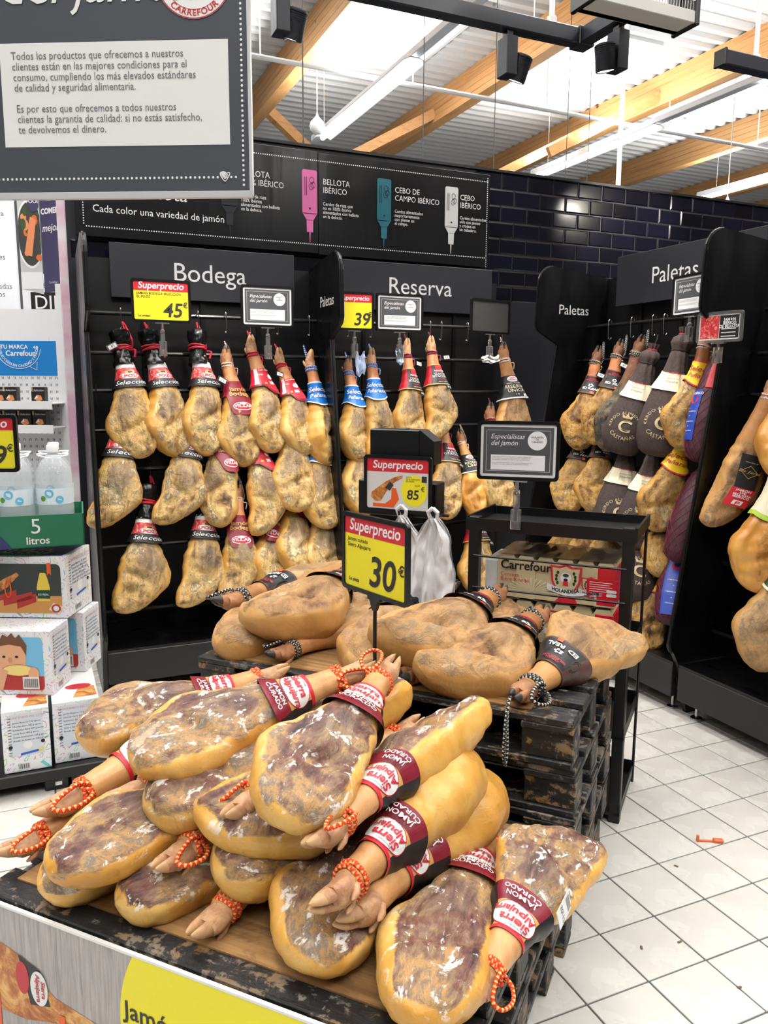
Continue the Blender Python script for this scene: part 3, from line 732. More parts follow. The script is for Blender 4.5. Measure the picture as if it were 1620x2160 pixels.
def trotter(kind, parent, bend=0):
    if kind == 'black':
        if 'wrap' not in TROT: o = wrap_mesh().build('hoof_wrap', WRAP, parent, True, 35); TROT['wrap'] = o.data
        else: put('hoof_wrap', TROT['wrap'], parent)
        return
    if kind not in TROT:
        o = trotter_mesh().build('trotter', [TM[kind], CLAW[kind]], parent, True, 60); TROT[kind] = o.data; return o
    return put('trotter', TROT[kind], parent)
# ---- rope
def rope_mat(name, c1, c2, f=85):
    m = mat(name, c1, .75); t = NT(m); uv = t.add('ShaderNodeUVMap').outputs[0]
    sx = t.add('ShaderNodeSeparateXYZ'); t.link(uv, sx.inputs[0])
    ph = t.math('ADD', t.math('MULTIPLY', sx.outputs[0], f), sx.outputs[1]); fr = t.math('FRACT', ph)
    ph2 = t.math('FRACT', t.math('SUBTRACT', t.math('MULTIPLY', sx.outputs[0], f), sx.outputs[1]))
    a = t.math('GREATER_THAN', fr, .45); b = t.math('GREATER_THAN', ph2, .42)
    t.color(t.mix(t.math('MULTIPLY', a, b), c1, c2)); t.bump(fr, .5, .003); return m
ROPE = {'orange': rope_mat('rope_orange', S(222, 62, 28), S(244, 190, 110)), 'red': rope_mat('rope_red', S(176, 26, 48), S(190, 40, 60)), 'blue': rope_mat('rope_blue', S(40, 96, 190), S(230, 235, 240)),
        'white': rope_mat('rope_white', S(226, 214, 208), S(150, 50, 58)), 'black': rope_mat('rope_black', S(24, 24, 24), S(190, 190, 180)), 'plum': rope_mat('rope_plum', S(130, 26, 56), S(44, 26, 34))}
RG = {}
def smooth_pts(P, n=6):
    P = [Vector(p) for p in P]; o = []
    for i in range(len(P)-1):
        p0, p1, p2, p3 = P[max(i-1, 0)], P[i], P[i+1], P[min(i+2, len(P)-1)]
        for k in range(n):
            t = k/n; o.append(.5*((2*p1)+(p2-p0)*t+(2*p0-5*p1+4*p2-p3)*t*t+(3*p1-p0-3*p2+p3)*t**3))
    return o+[P[-1]]
def rope(kind, style, parent, rnd):
    key = (kind, style, rnd % 3)
    if key not in RG:
        r = random.Random(str(key)); m = MB(); R_ = .0052 if kind != 'white' else .0035
        z0 = .578
        pts = []
        turns = 3 if style != 'thin' else 2
        for k in range(turns*14):
            a = k/14*2*math.pi+r.random()*.2; rr = .036+.003*math.sin(k*.9)
            pts.append((rr*math.cos(a), rr*.92*math.sin(a)-.001, z0-.012+k*.0006+.006*math.sin(a*.5+r.random())))
        m.tube(pts, R_, 6, 0, uvs=True)
        if style == 'hang':      # strand up to the hook
            m.tube(smooth_pts([(.036, .012, z0), (.044, .014, z0+.04), (.034, .02, z0+.10), (.022, .03, z0+.15), (.016, .028, z0+.155), (.024, .026, z0+.10), (.036, .02, z0+.03), (.036, .012, z0-.01)]), R_*.85, 6, 0, uvs=True)
            m.tube(smooth_pts([(.034, -.012, z0-.01), (.05, -.02, z0-.015), (.044, -.016, z0-.05)]), R_*.9, 6, 0, uvs=True)
        elif style == 'loop':    # loose loop lying by the foot
            s = 1 if r.random() < .5 else -1
            m.tube(smooth_pts([(s*.034, -.012, z0), (s*.06, -.016, z0+.01), (s*.078, -.02, z0+.045), (s*.066, -.026, z0+.085), (s*.040, -.03, z0+.088), (s*.026, -.036, z0+.05), (s*.024, -.038, z0+.015), (s*.032, -.026, z0-.006)]), R_, 6, 0, uvs=True)
            m.tube([(s*.036+.008*math.cos(k*.8), -.016+.009*math.sin(k*.8), z0-.004+.002*k) for k in range(12)], R_*.9, 6, 0, uvs=True)
        o = m.build('rope', ROPE[kind], parent, True, 60); RG[key] = o.data; return o
    return put('rope', RG[key], parent)
# ---- sleeves
CREAM = mat('cream_print', S(236, 226, 196), .5); GOLD = mat('gold_print', S(196, 162, 92), .4); MAROON = mat('maroon_print', S(128, 26, 44), .4); CRED = mat('carmine_print', S(190, 34, 48), .4)
BLUEP = mat('blue_print', S(24, 112, 200), .4); DBLUE = mat('royal_print', S(38, 66, 160), .4); YELS = mat('warm_yellow_print', S(246, 206, 36), .4); GLITTER = mat('gold_foil', S(176, 150, 84), .3, .4)
BROWNP = mat('brown_print', S(84, 56, 48), .45); ORANGEP = mat('orange_print', S(226, 92, 34), .45); GREENP = mat('green_print', S(26, 66, 48), .45); LIME = mat('lime_print', S(176, 205, 60), .45)
def ham_meat_print():
    m = mat('sliced_meat_print', S(190, 40, 46), .45); t = NT(m); c = t.coord(); n = t.noise(c, 30, 5, .7, 2)
    t.color(t.ramp(n, [(.35, S(168, 24, 34)), (.5, S(206, 52, 56)), (.66, S(236, 190, 180))])); return m
MEATP = ham_meat_print()
SLV = {}
def sleeve(kind, v, parent, rot=0.0):
    key = (kind, v, round(rot, 1))
    if key in SLV:
        me, lm = SLV[key]; o = put('label_sleeve', me, parent)
        if lm: put('lettering', lm, o)
        return o
    mats = [MAROON, WHITE, BLKPRINT, GOLD, CRED, BLUEP, YELS, BROWNP, CREAM, GREENP, MEATP, ORANGEP, GLITTER, RED, DBLUE, GREYT, LIME]
    MI = {m.name: i for i, m in enumerate(mats)}
    A0 = -math.pi/2+rot
    def pt(x, z, off): # x = arc metres from front centre
        w_ = prof(z)[0]; r_ = max(.03, (w_+prof(z)[1])/2+.004)
        if cur: vv = max(0, min(1, (z-cur[0])/(cur[1]-cur[0]))); off = off-.004+.013*(1-vv)*min(1, max(0, (.47-z)/.1))
        return ham_pt(v, z, A0+x/r_, off, raw=True)
    m = MB(); g = MB(); cur = []
    def wrap(z0, z1, spans, lower=None, off=.0045, am=math.pi, na=48, nz=9):
        cur[:] = [z0-(lower(0) if lower else 0), z1]
        # spans: list of (v_from, v_to, material or function(u)) with v=0 bottom
        for i in range(nz):
            for k in range(na):
                aa = [-am+2*am*(k+d)/na for d in (0, 1)]
                q = []
                for a, j in ((aa[0], i), (aa[1], i), (aa[1], i+1), (aa[0], i+1)):
                    lo = z0-(lower(a) if lower else 0); z = lo+(z1-lo)*j/nz
                    q.append(ham_pt(v, z, A0+a, off+.013*(1-j/nz)*min(1, max(0, (.47-z)/.1)), raw=True))
                vm = (i+.5)/nz; am_ = (aa[0]+aa[1])/2
                mi = 0
                for f0, f1, mm in spans:
                    if f0 <= vm < f1: mi = mm(am_) if callable(mm) else mm
                m.add(q, [(0, 1, 2, 3)], mi)
    def put_text(t, size, x, z, mi, off=.013, **kw): g.text(t, size, mi, xf=lambda p: pt(x+p[0], z+p[1], off), **kw)
    def oval(x, z, rx, rz, mi, off=.010, n=28): 
        R_ = 5; P_ = [pt(x, z, off)]
        for i in range(1, R_+1): P_ += [pt(x+rx*i/R_*math.cos(2*math.pi*k/n), z+rz*i/R_*math.sin(2*math.pi*k/n), off) for k in range(n)]
        F_ = [(0, k+1, (k+1) % n+1) for k in range(n)]
        for i in range(1, R_): F_ += [(1+(i-1)*n+k, 1+i*n+k, 1+i*n+(k+1) % n, 1+(i-1)*n+(k+1) % n) for k in range(n)]
        g.add(P_, F_, mi)
    def patch(x0, x1, z0, z1, mi, off=.010, nx=8):
        for k in range(nx):
            xa, xb = x0+(x1-x0)*k/nx, x0+(x1-x0)*(k+1)/nx
            g.add([pt(xa, z0, off), pt(xb, z0, off), pt(xb, z1, off), pt(xa, z1, off)], [(0, 1, 2, 3)], mi)
    if kind == 'pozo':
        wrap(.365, .50, [(0, .3, MI['black_print']), (.3, .78, MI['sliced_meat_print']), (.78, 1.1, MI['white_print'])], am=math.pi*.98)
        oval(0, .425, .044, .014, MI['white_print']); patch(-.016, .018, .439, .452, MI['gold_print'], .0105); patch(-.006, .012, .442, .450, MI['black_print'], .011)
        put_text('ELPOZO', .022, 0, .4175, MI['carmine_print'], bold=.03); put_text('Selección', .032, 0, .378, MI['white_print'], shear=.3)
    elif kind == 'villar':
        wrap(.40, .485, [(0, 1.1, lambda a: MI['maroon_print'] if abs(a) < 1.5 else MI['carmine_print'])], lower=lambda a: .115*math.exp(-(a/.85)**4), am=2.1, nz=12)
        put_text('Jamón\nBodega', .034, 0, .425, MI['gold_print'], bold=.02, lead=.8)
        oval(0, .335, .040, .024, MI['white_print']); oval(0, .336, .036, .020, MI['carmine_print'], .011); put_text('VILLAR', .026, 0, .328, MI['white_print'], .014, bold=.02, xs=.85)
        oval(0, .352, .012, .008, MI['white_print'], .0115)
    elif kind == 'carrefour':
        wrap(.385, .49, [(0, .14, MI['maroon_print']), (.14, 1.1, lambda a: MI['white_print'] if a < -.75 and a > -1.3 else MI['red_print'])], lower=lambda a: .05*math.exp(-((a-.5)/.7)**4), am=2.4)
        oval(.022, .44, .016, .016, MI['white_print']); put_text('Carrefour', .014, .0, .476, MI['white_print'], bold=.02); oval(-.012, .40, .006, .006, MI['gold_print']); patch(.004, .026, .392, .41, MI['white_print']); put_text('bodega', .012, -.03, .45, MI['cream_print'])
    elif kind in ('selectos', 'selectos_y', 'selectos_g'):
        c1, c2 = {'selectos': ('blue_print', 'white_print'), 'selectos_y': ('warm_yellow_print', 'carmine_print'), 'selectos_g': ('gold_foil', 'carmine_print')}[kind]
        edge = MI['white_print'] if kind != 'selectos_y' else MI['red_print']
        wrap(.385, .50, [(0, .06, edge), (.06, .95, MI[c1]), (.95, 1.1, edge)], lower=lambda a: .035*math.cos(a)**2 if abs(a) < 1.5 else 0, am=2.6, nz=18)
        put_text('Selectos', .040, -.004, .440, MI[c2], shear=.35, bold=.012); put_text('Peñaranda', .036, 0, .402, MI[c2], shear=.35, bold=.012, xs=.9)
    elif kind == 'navidul':
        wrap(.36, .50, [(0, .04, MI['gold_print']), (.04, .96, lambda a: MI['black_print'] if abs(a) < 1.05 else MI['carmine_print']), (.96, 1.1, MI['gold_print'])], am=2.2, nz=24)
        patch(-.022, .022, .445, .492, MI['carmine_print']); oval(0, .474, .015, .012, MI['orange_print'], .0105); put_text('NAVIDUL', .014, 0, .449, MI['white_print'], bold=.02)
        put_text('CUATRO\nESTACIONES', .021, 0, .425, MI['white_print'], xs=.8, lead=.8); patch(-.02, .02, .395, .398, MI['carmine_print']); put_text('sabor natural', .009, 0, .375, MI['white_print'])
        patch(.0, .034, .325, .357, MI['black_print'], .016); put_text('8kg', .017, .017, .336, MI['white_print'], .018)
    elif kind == 'unica':
        wrap(.34, .485, [(0, .06, MI['white_print']), (.06, 1.1, MI['black_print'])], am=2.0, nz=18)
        oval(0, .462, .030, .018, MI['white_print']); put_text('Sierra\nAlpujarra', .013, 0, .464, MI['carmine_print'], bold=.02, lead=.8); put_text('JAMÓN CURADO', .010, 0, .432, MI['white_print'])
        put_text('RESERVA\nUNICA', .029, 0, .405, MI['cream_print'], lead=.85, xs=.9); patch(.03, .05, .352, .366, MI['white_print']); put_text('14', .014, 0, .36, MI['white_print'])
    elif kind == 'dreal':
        wrap(.37, .49, [(0, .05, MI['brown_print']), (.05, .95, lambda a: MI['black_print'] if a > -.7 else MI['brown_print']), (.95, 1.1, MI['brown_print'])], am=2.7, nz=18)
        put_text('ED REAL', .020, .012, .398, MI['white_print'], bold=.03); put_text('GRAN\nSELECCION', .012, .012, .468, MI['carmine_print'], bold=.02, lead=.9)
        for k in range(5): oval(.012+.008*math.cos(k*1.256), .427+.008*math.sin(k*1.256), .004, .004, MI['white_print'])
        for rr in (.014, .010): g.tube([pt(-.042+rr*math.cos(k*.6), .43+rr*1.8*math.sin(k*.6), .009) for k in range(11)], .0012, 4, MI['black_print'], closed=True)
        patch(.016, .03, .372, .388, MI['orange_print'], .011)
    elif kind == 'sierra':
        wrap(.375, .492, [(0, .36, lambda a: MI['maroon_print'] if abs(a) < 1.0 else MI['black_print']), (.36, .92, lambda a: MI['black_print'] if abs(a) > 1.05 else MI['gold_print']), (.92, 1.1, MI['red_print'])], am=2.2, nz=24, lower=lambda a: .012*math.cos(a) if abs(a) < 1.5 else 0)
        oval(0, .448, .058, .037, MI['red_print'], .0095); oval(0, .448, .055, .034, MI['white_print'], .0105)
        put_text('Sierra', .028, -.006, .453, MI['carmine_print'], .0135, bold=.025, shear=.15); put_text('Alpujarra', .025, .003, .430, MI['carmine_print'], .0135, bold=.025, shear=.15); put_text('Jamones', .009, -.012, .474, MI['black_print'], .0135)
        put_text('GRANADA', .010, 0, .409, MI['black_print'], .0135, bold=.01); put_text('JAMON', .017, 0, .3935, MI['white_print'], .0155, bold=.015); put_text('CURADO', .016, 0, .378, MI['white_print'], .0165, bold=.015)
    elif kind == 'bellota':
        patch(-.03, .03, .20, .34, MI['black_print'], .024, 6)
        g.tube([pt(.022*math.cos(k*1.57), .27+.026*math.sin(k*1.57), .027) for k in range(4)], .0012, 4, MI['gold_print'], closed=True); put_text('De Jerez', .016, 0, .266, MI['gold_print'], .027, shear=.3)
        put_text('selección de', .006, 0, .308, MI['cream_print'], .027)
        patch(-.034, .034, .12, .20, MI['red_print'], .0245, 6); put_text('JAMÓN\nDE\nBELLOTA\nIBÉRICO', .012, 0, .188, MI['white_print'], .028, lead=.8, bold=.02); patch(-.012, .012, .128, .148, MI['white_print'], .027); put_text('P', .018, 0, .131, MI['red_print'], .029, bold=.04)
    elif kind == 'lime':
        wrap(.33, .50, [(0, .12, MI['lime_print']), (.12, 1.1, MI['cream_print'])], am=2.0, lower=lambda a: .03*math.cos(a) if abs(a) < 1.5 else 0)
    elif kind == 'green':
        wrap(.36, .47, [(0, .08, MI['cream_print']), (.08, 1.1, MI['green_print'])], am=2.2, lower=lambda a: .03*math.cos(a) if abs(a) < 1.5 else 0, nz=12)
        oval(0, .40, .03, .03, MI['cream_print']); oval(0, .40, .024, .024, MI['carmine_print'], .011)
    if not m.f: m.add([pt(-.001, .2, .007), pt(.001, .2, .007), pt(.001, .202, .007)], [(0, 1, 2)], 2)
    o = m.build('label_sleeve', mats, parent, True, 60)
    lo = None
    if g.f: lo = g.build('lettering', mats, o)
    SLV[key] = (o.data, lo.data if lo else None)
    return o
def tag_card(parent, z, x, txt, rot=.2, col=None):
    P0 = Vector((x, -.055, z)); M = Matrix.Translation(P0) @ Matrix.Rotation(rot, 4, 'Y')
    o = MB().box(-.028, .028, -.0015, .0015, -.032, .0, 0, lambda p: M @ Vector(p)).build('price_tag', BLKPLASTIC if col is None else col, parent)
    g = MB(); g.add([(-.020, -.0022, -.028), (.022, -.0022, -.028), (.022, -.0022, -.006), (-.020, -.0022, -.006)], [(0, 1, 2, 3)], 0, lambda p: M @ Vector(p))
    g.text(txt, .022, 1, xf=lambda p: M @ Vector((p[0]+.002, -.003, p[1]-.024)))
    g.build('lettering', [PAPER, BLKPRINT], o)
def date_tag(parent, z, ang, txt, v):
    p = ham_pt(v, z, ang, .02, raw=True); n = (p-ham_pt(v, z, ang, 0, raw=True)).normalized()
    zx = Vector((0, 0, 1)); xx = zx.cross(n).normalized()*-1; 
    M = Matrix(((xx.x, n.x*-1, zx.x, p.x), (xx.y, -n.y, zx.y, p.y), (xx.z, -n.z, zx.z, p.z), (0, 0, 0, 1)))
    o = MB().box(-.024, .024, -.001, .001, -.045, .045, 0, lambda q: M @ Vector(q)).build('date_tag', PAPER, parent)
    g = MB()
    g.text(txt, .020, 0, xf=lambda q: M @ Vector((q[0], -.0018, q[1]+.008)))
    for k in range(14): g.add([(-.018+k*.0026, -.0018, -.04), (-.018+k*.0026+.0011, -.0018, -.04), (-.018+k*.0026+.0011, -.0018, -.016), (-.018+k*.0026, -.0018, -.016)], [(0, 1, 2, 3)], 0, lambda q: M @ Vector(q))
    g.build('lettering', BLKPRINT, o)
HN = 0
def ham(hid, face, label, group, v='a', skin='bodega', trot='pale', rp=('orange', 'wrap'), slv=None, srot=0.0, wscale=1.0, extra=None, cat='ham'):
    global HN; HN += 1
    A, B = Vector(HP[hid][0]), Vector(HP[hid][1])
    L = (B-A).length; s = L/HL
    zx = (B-A).normalized(); f = Vector(face); yx = -(f-zx*f.dot(zx)).normalized(); xx = yx.cross(zx)
    sw = wscale*max(.86, min(1.12, s))*1.0
    M = Matrix(((xx.x*sw, yx.x*sw, zx.x*s, A.x), (xx.y*sw, yx.y*sw, zx.y*s, A.y), (xx.z*sw, yx.z*sw, zx.z*s, A.z), (0, 0, 0, 1)))
    t = thing('cured_ham', label, cat, group=group, mw=M)
    me = HB[v].copy() if not (v, skin) in HBM else HBM[v, skin]
    if (v, skin) not in HBM: me.materials.append(HM[skin]); HBM[v, skin] = me
    put('ham_body', me, t)
    trotter(trot, t)
    if rp:
        ro = rope(rp[0], rp[1], t, HN)
        if trot == 'black': ro.scale = (1.32, 1.32, 1)
    if slv:
        if srot is None:
            mid = A+(B-A)*.62; d = (Vector((0, 0, EYE))-mid).normalized()*.7+Vector((0, 0, .5)); srot = math.atan2(d.dot(yx), d.dot(xx))+math.pi/2
        sleeve(slv, v, t, srot)
    if extra:
        if extra[0] == 'tag': tag_card(t, extra[1], extra[2], extra[3], extra[4])
        if extra[0] == 'date': date_tag(t, extra[1], extra[2], extra[3], v)
    return t
HBM = {}
# --- Bodega rack
GB = 'hams hanging on the Bodega rack'
fb = lambda a: (math.sin(D2R(a)), -math.cos(D2R(a)), .15)
ham('B1', fb(-8), 'black-hoofed ham with meat-print label, first from left in top Bodega row', GB, 'a', 'bodega', 'black', ('red', 'hang'), 'pozo', .2, extra=('tag', .60, -.05, '45', -.4))
ham('B2', fb(25), 'black-hoofed ham with meat-print label, overlapped second from left in top Bodega row', GB, 'b', 'bodega', 'black', ('red', 'hang'), 'pozo', -.2)
ham('B3', fb(15), 'black-hoofed ham with meat-print label, standing alone third in top Bodega row', GB, 'd', 'bodega', 'black', ('red', 'hang'), 'pozo', .2)
ham('B4', fb(12), 'ham with maroon Villar shield label in the top Bodega row', GB, 'b', 'bodega', 'brown', ('white', 'hang'), 'villar', .1, extra=('tag', .50, -.06, '55', .5))
ham('B5', fb(20), 'ham with red label and white circle, left of two in top Bodega row', GB, 'd', 'bodega', 'pale', ('red', 'hang'), 'carrefour', .1)
ham('B6', fb(22), 'ham with red label and tag 47, right of two in top Bodega row', GB, 'b', 'bodega', 'pale', ('red', 'hang'), 'carrefour', -.2, extra=('tag', .53, -.07, '47', .3))
ham('B7', fb(55), 'ham turned sideways with blue label beside the rack divider', GB, 'd', 'bodega', 'pale', ('blue', 'hang'), 'selectos', -.7)
ham('B8', fb(-5), 'ham with black and red label, leftmost of the second Bodega row', GB, 'f', 'bodega', 'black', ('red', 'hang'), 'pozo', .3)
ham('B9', fb(-8), 'ham with Selección label, second from left in the middle Bodega row', GB, 'f', 'bodega', 'black', ('red', 'hang'), 'pozo', .2)
ham('B10', fb(-30), 'narrow ham with maroon label turned away in the middle Bodega row', GB, 'd', 'bodega', 'brown', ('white', 'hang'), 'villar', .9)
ham('B11', fb(5), 'pale mottled ham with red label in the middle Bodega row', GB, 'f', 'bodega', 'pale', ('red', 'hang'), 'carrefour', .2)
ham('B12', fb(0), 'grey weathered ham tucked under the red-labelled hams on the Bodega rack', GB, 'a', 'bodega', 'pale', ('red', 'hang'), 'carrefour', 1.8)
ham('B13', fb(10), 'ham with blue label, rightmost of the middle Bodega row', GB, 'a', 'bodega', 'pale', ('blue', 'hang'), 'selectos', .6)
ham('B14', fb(0), 'ham with full maroon Villar shield in the bottom Bodega row', GB, 'f', 'bodega', 'brown', ('white', 'hang'), 'villar', 0)
ham('B15', fb(8), 'ham with red and black label, leftmost of the bottom Bodega row', GB, 'c', 'bodega', 'black', ('red', 'hang'), 'pozo', .1)
ham('B16', fb(5), 'ham with red and black label, second in the bottom Bodega row', GB, 'f', 'bodega', 'black', ('red', 'hang'), 'pozo', 0)
ham('B17', fb(30), 'ham with maroon label half hidden above the pallet hams', GB, 'b', 'bodega', 'brown', ('white', 'hang'), 'villar', -.5)
ham('B18', fb(20), 'ham with red circle label low in the Bodega rack above the pallet', GB, 'b', 'bodega', 'pale', ('red', 'hang'), 'carrefour', 0)
ham('B19', fb(12), 'ham with blue label, lowest right on the Bodega rack', GB, 'a', 'bodega', 'pale', ('blue', 'hang'), 'selectos', 0)
# --- Reserva rack
GS = 'hams hanging on the Reserva rack'
ham('S1', fb(25), 'ham with blue label, first from left in top Reserva row', GS, 'b', 'bodega', 'brown', ('blue', 'hang'), 'selectos', -.1)
ham('S2', fb(15), 'ham with blue label, second from left in top Reserva row', GS, 'f', 'bodega', 'pale', ('blue', 'hang'), 'selectos', -.3, .92)
ham('S3', fb(15), 'ham with black and red label, left of the pair on Reserva rack', GS, 'a', 'bodega', 'pale', ('plum', 'hang'), 'navidul', .2, .9, extra=('tag', .55, .06, '69', .1))
ham('S4', fb(5), 'ham with black and red label, right of the pair on Reserva rack', GS, 'f', 'bodega', 'pale', ('plum', 'hang'), 'navidul', .2, extra=('tag', .56, .07, '69', -.1))
ham('S5', fb(0), 'ham with black Reserva Unica label hanging alone at right', GS, 'a', 'rear', 'brown', ('white', 'hang'), 'unica', 0)
ham('S6', fb(0), 'ham showing below the large Especialistas sign on Reserva rack', GS, 'b', 'bodega', 'brown', ('plum', 'hang'), 'unica', .4)
ham('S7', fb(-25), 'slim ham with black Reserva label hanging in the second Reserva row', GS, 'd', 'golden', 'brown', ('white', 'hang'), 'unica', .5, .85)
ham('S8', fb(20), 'grey ham at the left end of the second Reserva row', GS, 'a', 'bodega', 'brown', ('blue', 'hang'), 'selectos', 1.2)
ham('S9', fb(10), 'ham with blue label behind the price sign box', GS, 'b', 'bodega', 'brown', ('blue', 'hang'), 'selectos', .2)
ham('S10', fb(-10), 'ham with black label mostly hidden behind the sign box', GS, 'd', 'bodega', 'brown', ('plum', 'hang'), 'navidul', .4)
ham('S11', fb(5), 'ham with black and red label seen behind the white carrier bags', GS, 'b', 'bodega', 'brown', ('plum', 'hang'), 'navidul', 0)
ham('S12', fb(-5), 'ham low behind the black stand left post', GS, 'a', 'bodega', 'brown', ('plum', 'hang'), 'navidul', .5)
ham('S13', fb(15), 'ham low at the left foot of Reserva rack behind the yellow sign', GS, 'a', 'bodega', 'brown', ('blue', 'hang'), 'selectos', .4)
# --- Paletas rack
GPL = 'shoulder hams hanging on the Paletas rack'
fp = lambda a: (-math.cos(D2R(a)), -math.sin(D2R(a)), .15)
ham('P1', fp(50), 'shoulder ham with dark label and tag 49, farthest in top Paletas row', GPL, 'b', 'paleta', 'dark', ('black', 'hang'), 'dreal', -.3, extra=('tag', .52, .06, '49', .2), cat='shoulder ham')
ham('P2', fp(45), 'yellowish shoulder ham with dark label, second in top Paletas row', GPL, 'd', 'paleta', 'dark', ('black', 'hang'), 'dreal', 0, extra=('tag', .55, .07, '49', .2), cat='shoulder ham')
ham('P3', fp(50), 'nearly black shoulder ham without label, third in top Paletas row', GPL, 'd', 'dark', 'dark', ('black', 'hang'), None, cat='shoulder ham')
ham('P6', fp(62), 'golden glossy shoulder ham with bright yellow label, top Paletas row', GPL, 'b', 'paleta', 'pale', ('white', 'hang'), 'selectos_y', 0, cat='shoulder ham')
ham('P8', fp(45), 'shoulder ham with dark label, left one just above the stand', GPL, 'a', 'paleta', 'dark', ('black', 'hang'), 'dreal', 0, cat='shoulder ham')
ham('P9', fp(55), 'shoulder ham with dark label, right one just above the stand', GPL, 'b', 'paleta', 'dark', ('black', 'hang'), 'dreal', 0, cat='shoulder ham')
ham('P12', fp(62), 'brown shoulder ham with yellow label in the second Paletas row', GPL, 'a', 'paleta', 'pale', ('white', 'hang'), 'selectos_y', .1, cat='shoulder ham')
ham('P14', fp(60), 'brown shoulder ham between the two yellow labels', GPL, 'd', 'paleta', 'pale', ('white', 'hang'), None, cat='shoulder ham')
ham('P15', fp(60), 'lowest shoulder ham with yellow label near the floor', GPL, 'b', 'paleta', 'pale', ('white', 'hang'), 'selectos_y', .2, cat='shoulder ham')
ham('P18', fp(50), 'shoulder ham with gold foil label seen through the stand', GPL, 'a', 'paleta', 'pale', ('white', 'hang'), 'selectos_g', 0, cat='shoulder ham')
ham('P19', fp(50), 'shoulder ham with black label seen through the stand', GPL, 'a', 'paleta', 'pale', ('white', 'hang'), 'dreal', .3, cat='shoulder ham')
ham('P20', fp(50), 'shoulder ham with bare red shank seen through the stand', GPL, 'b', 'paleta', 'dark', ('black', 'hang'), None, cat='shoulder ham')
GQ = 'hams on the right edge rack'
ham('Q1', fp(60), 'long grey ham with black and red bellota label at right edge', GQ, 'n', 'rear', 'pale', ('white', 'hang'), 'bellota', 0)
ham('Q2', fp(65), 'large smooth orange ham cut by the right picture edge', GQ, 'a', 'golden', 'pale', ('white', 'hang'), 'lime', .4)
ham('Q3', fp(55), 'pale grey ham near the floor with green label at right edge', GQ, 'b', 'rear', 'pale', ('white', 'hang'), 'green', .2)
ham('Q4', fp(50), 'ham sliver high at the right edge of the picture', GQ, 'd', 'golden', 'pale', ('white', 'hang'), None)
# --- rear pallet
GR = 'hams lying on the rear pallet stack'
up_ = lambda x, y, z=1: (x, y, z)
ham('R1', up_(-.25, -.45), 'round brown ham with a dark slit on top, left on rear pallet', GR, 'e', 'rear', 'brown', ('black', 'wrap'), 'dreal', .0)
ham('R2', up_(-.2, .2), 'ham with black hoof and green strap sticking out at far left', GR, 'b', 'rear', 'brown', ('black', 'loop'), 'dreal', -.6)
ham('R3', up_(-.1, -.25), 'flat ham with yellow rind lowest at the left pallet corner', GR, 'b', 'rear', 'brown', ('black', 'wrap'), None)
ham('R4', up_(.1, .1), 'ham whose dark hoof points left under the round ham', GR, 'd', 'rear', 'brown', ('black', 'loop'), None)
ham('R5', up_(-.5, -.5), 'small yellowish ham behind the sign pole on rear pallet', GR, 'd', 'rear', 'brown', ('black', 'wrap'), 'dreal', 0)
ham('R6', up_(-.2, -.5), 'oval brown ham with slit in the middle of rear pallet', GR, 'e', 'rear', 'brown', ('black', 'wrap'), 'dreal', 0)
ham('R7', up_(.2, -.1), 'ham pointing its black-roped hoof forward in the rear pallet middle', GR, 'a', 'rear', 'brown', ('black', 'loop'), 'dreal', -.5)
ham('R8', up_(-.3, -.5), 'grey-yellow ham at the front edge of rear pallet with dark slit', GR, 'e', 'rear', 'brown', ('black', 'wrap'), 'dreal', 0)
hr9 = ham('R9', up_(.05, -.5), 'big golden ham with dark label, rightmost on rear pallet', GR, 'c', 'rear', 'brown', ('black', 'loop'), 'dreal', 0)
ham('R10', up_(0, -.2), 'ham at the back of rear pallet with dark roped hoof raised', GR, 'd', 'rear', 'brown', ('black', 'wrap'), 'dreal', 0)
# --- front pallet
GF = 'hams piled on the front pallet stack'
ham('F1', up_(-.15, -.35), 'ham in the lower right foreground with large white fat patches, body toward viewer', GF, 'a', 'sierra', 'pale', ('orange', 'wrap'), 'sierra', None, wscale=0.8)
ham('F2', up_(.15, -.45), 'ham at the right pallet edge with fully readable red and white label', GF, 'c', 'sierra', 'pale', ('orange', 'loop'), 'sierra', None, extra=('date', .33, -2.5, '50/17'), wscale=0.92)
ham('F3', up_(-.75, .5, .5), 'lower of two side-lying hams at right, trotter pointing to the foreground', GF, 'd', 'sierra', 'pale', None, 'sierra', None)
ham('F4', up_(-.8, .6, .35), 'upper of two side-lying hams at right under the date-tagged ham', GF, 'd', 'sierra', 'pale', ('orange', 'wrap'), 'sierra', None)
ham('F5', up_(-.35, .35, .9), 'top right ham with date tag 51/17 and yellow rind', GF, 'c', 'sierra', 'pale', ('orange', 'loop'), 'sierra', None, extra=('date', .34, -.35, '51/17'), wscale=0.92)
ham('F6', up_(.1, -.45), 'big central top ham with white fat spot and hoof pointing back', GF, 'a', 'sierra', 'pale', ('orange', 'loop'), 'sierra', None)
ham('F7', up_(-.05, -.30), 'big top left ham with bright yellow rim and hoof to the right', GF, 'a', 'sierra', 'pale', ('orange', 'loop'), 'sierra', None)
ham('F8', up_(-.05, -.25), 'leftmost rear ham of the front pile, grey face with yellow rim', GF, 'b', 'sierra', 'pale', ('orange', 'wrap'), 'sierra', None)
ham('F9', up_(.1, .1), 'ham behind the top left ham, long trotter reaching the left edge', GF, 'c', 'sierra', 'pale', ('orange', 'loop'), 'sierra', None)
ham('F10', up_(0, .1), 'ham under the top left ham whose trotter rests above the lower left ham', GF, 'b', 'sierra', 'pale', ('orange', 'wrap'), 'sierra', None)
ham('F11', up_(0, .1), 'ham with trotter overhanging the left corner of the pallet', GF, 'b', 'sierra', 'pale', ('orange', 'loop'), None)
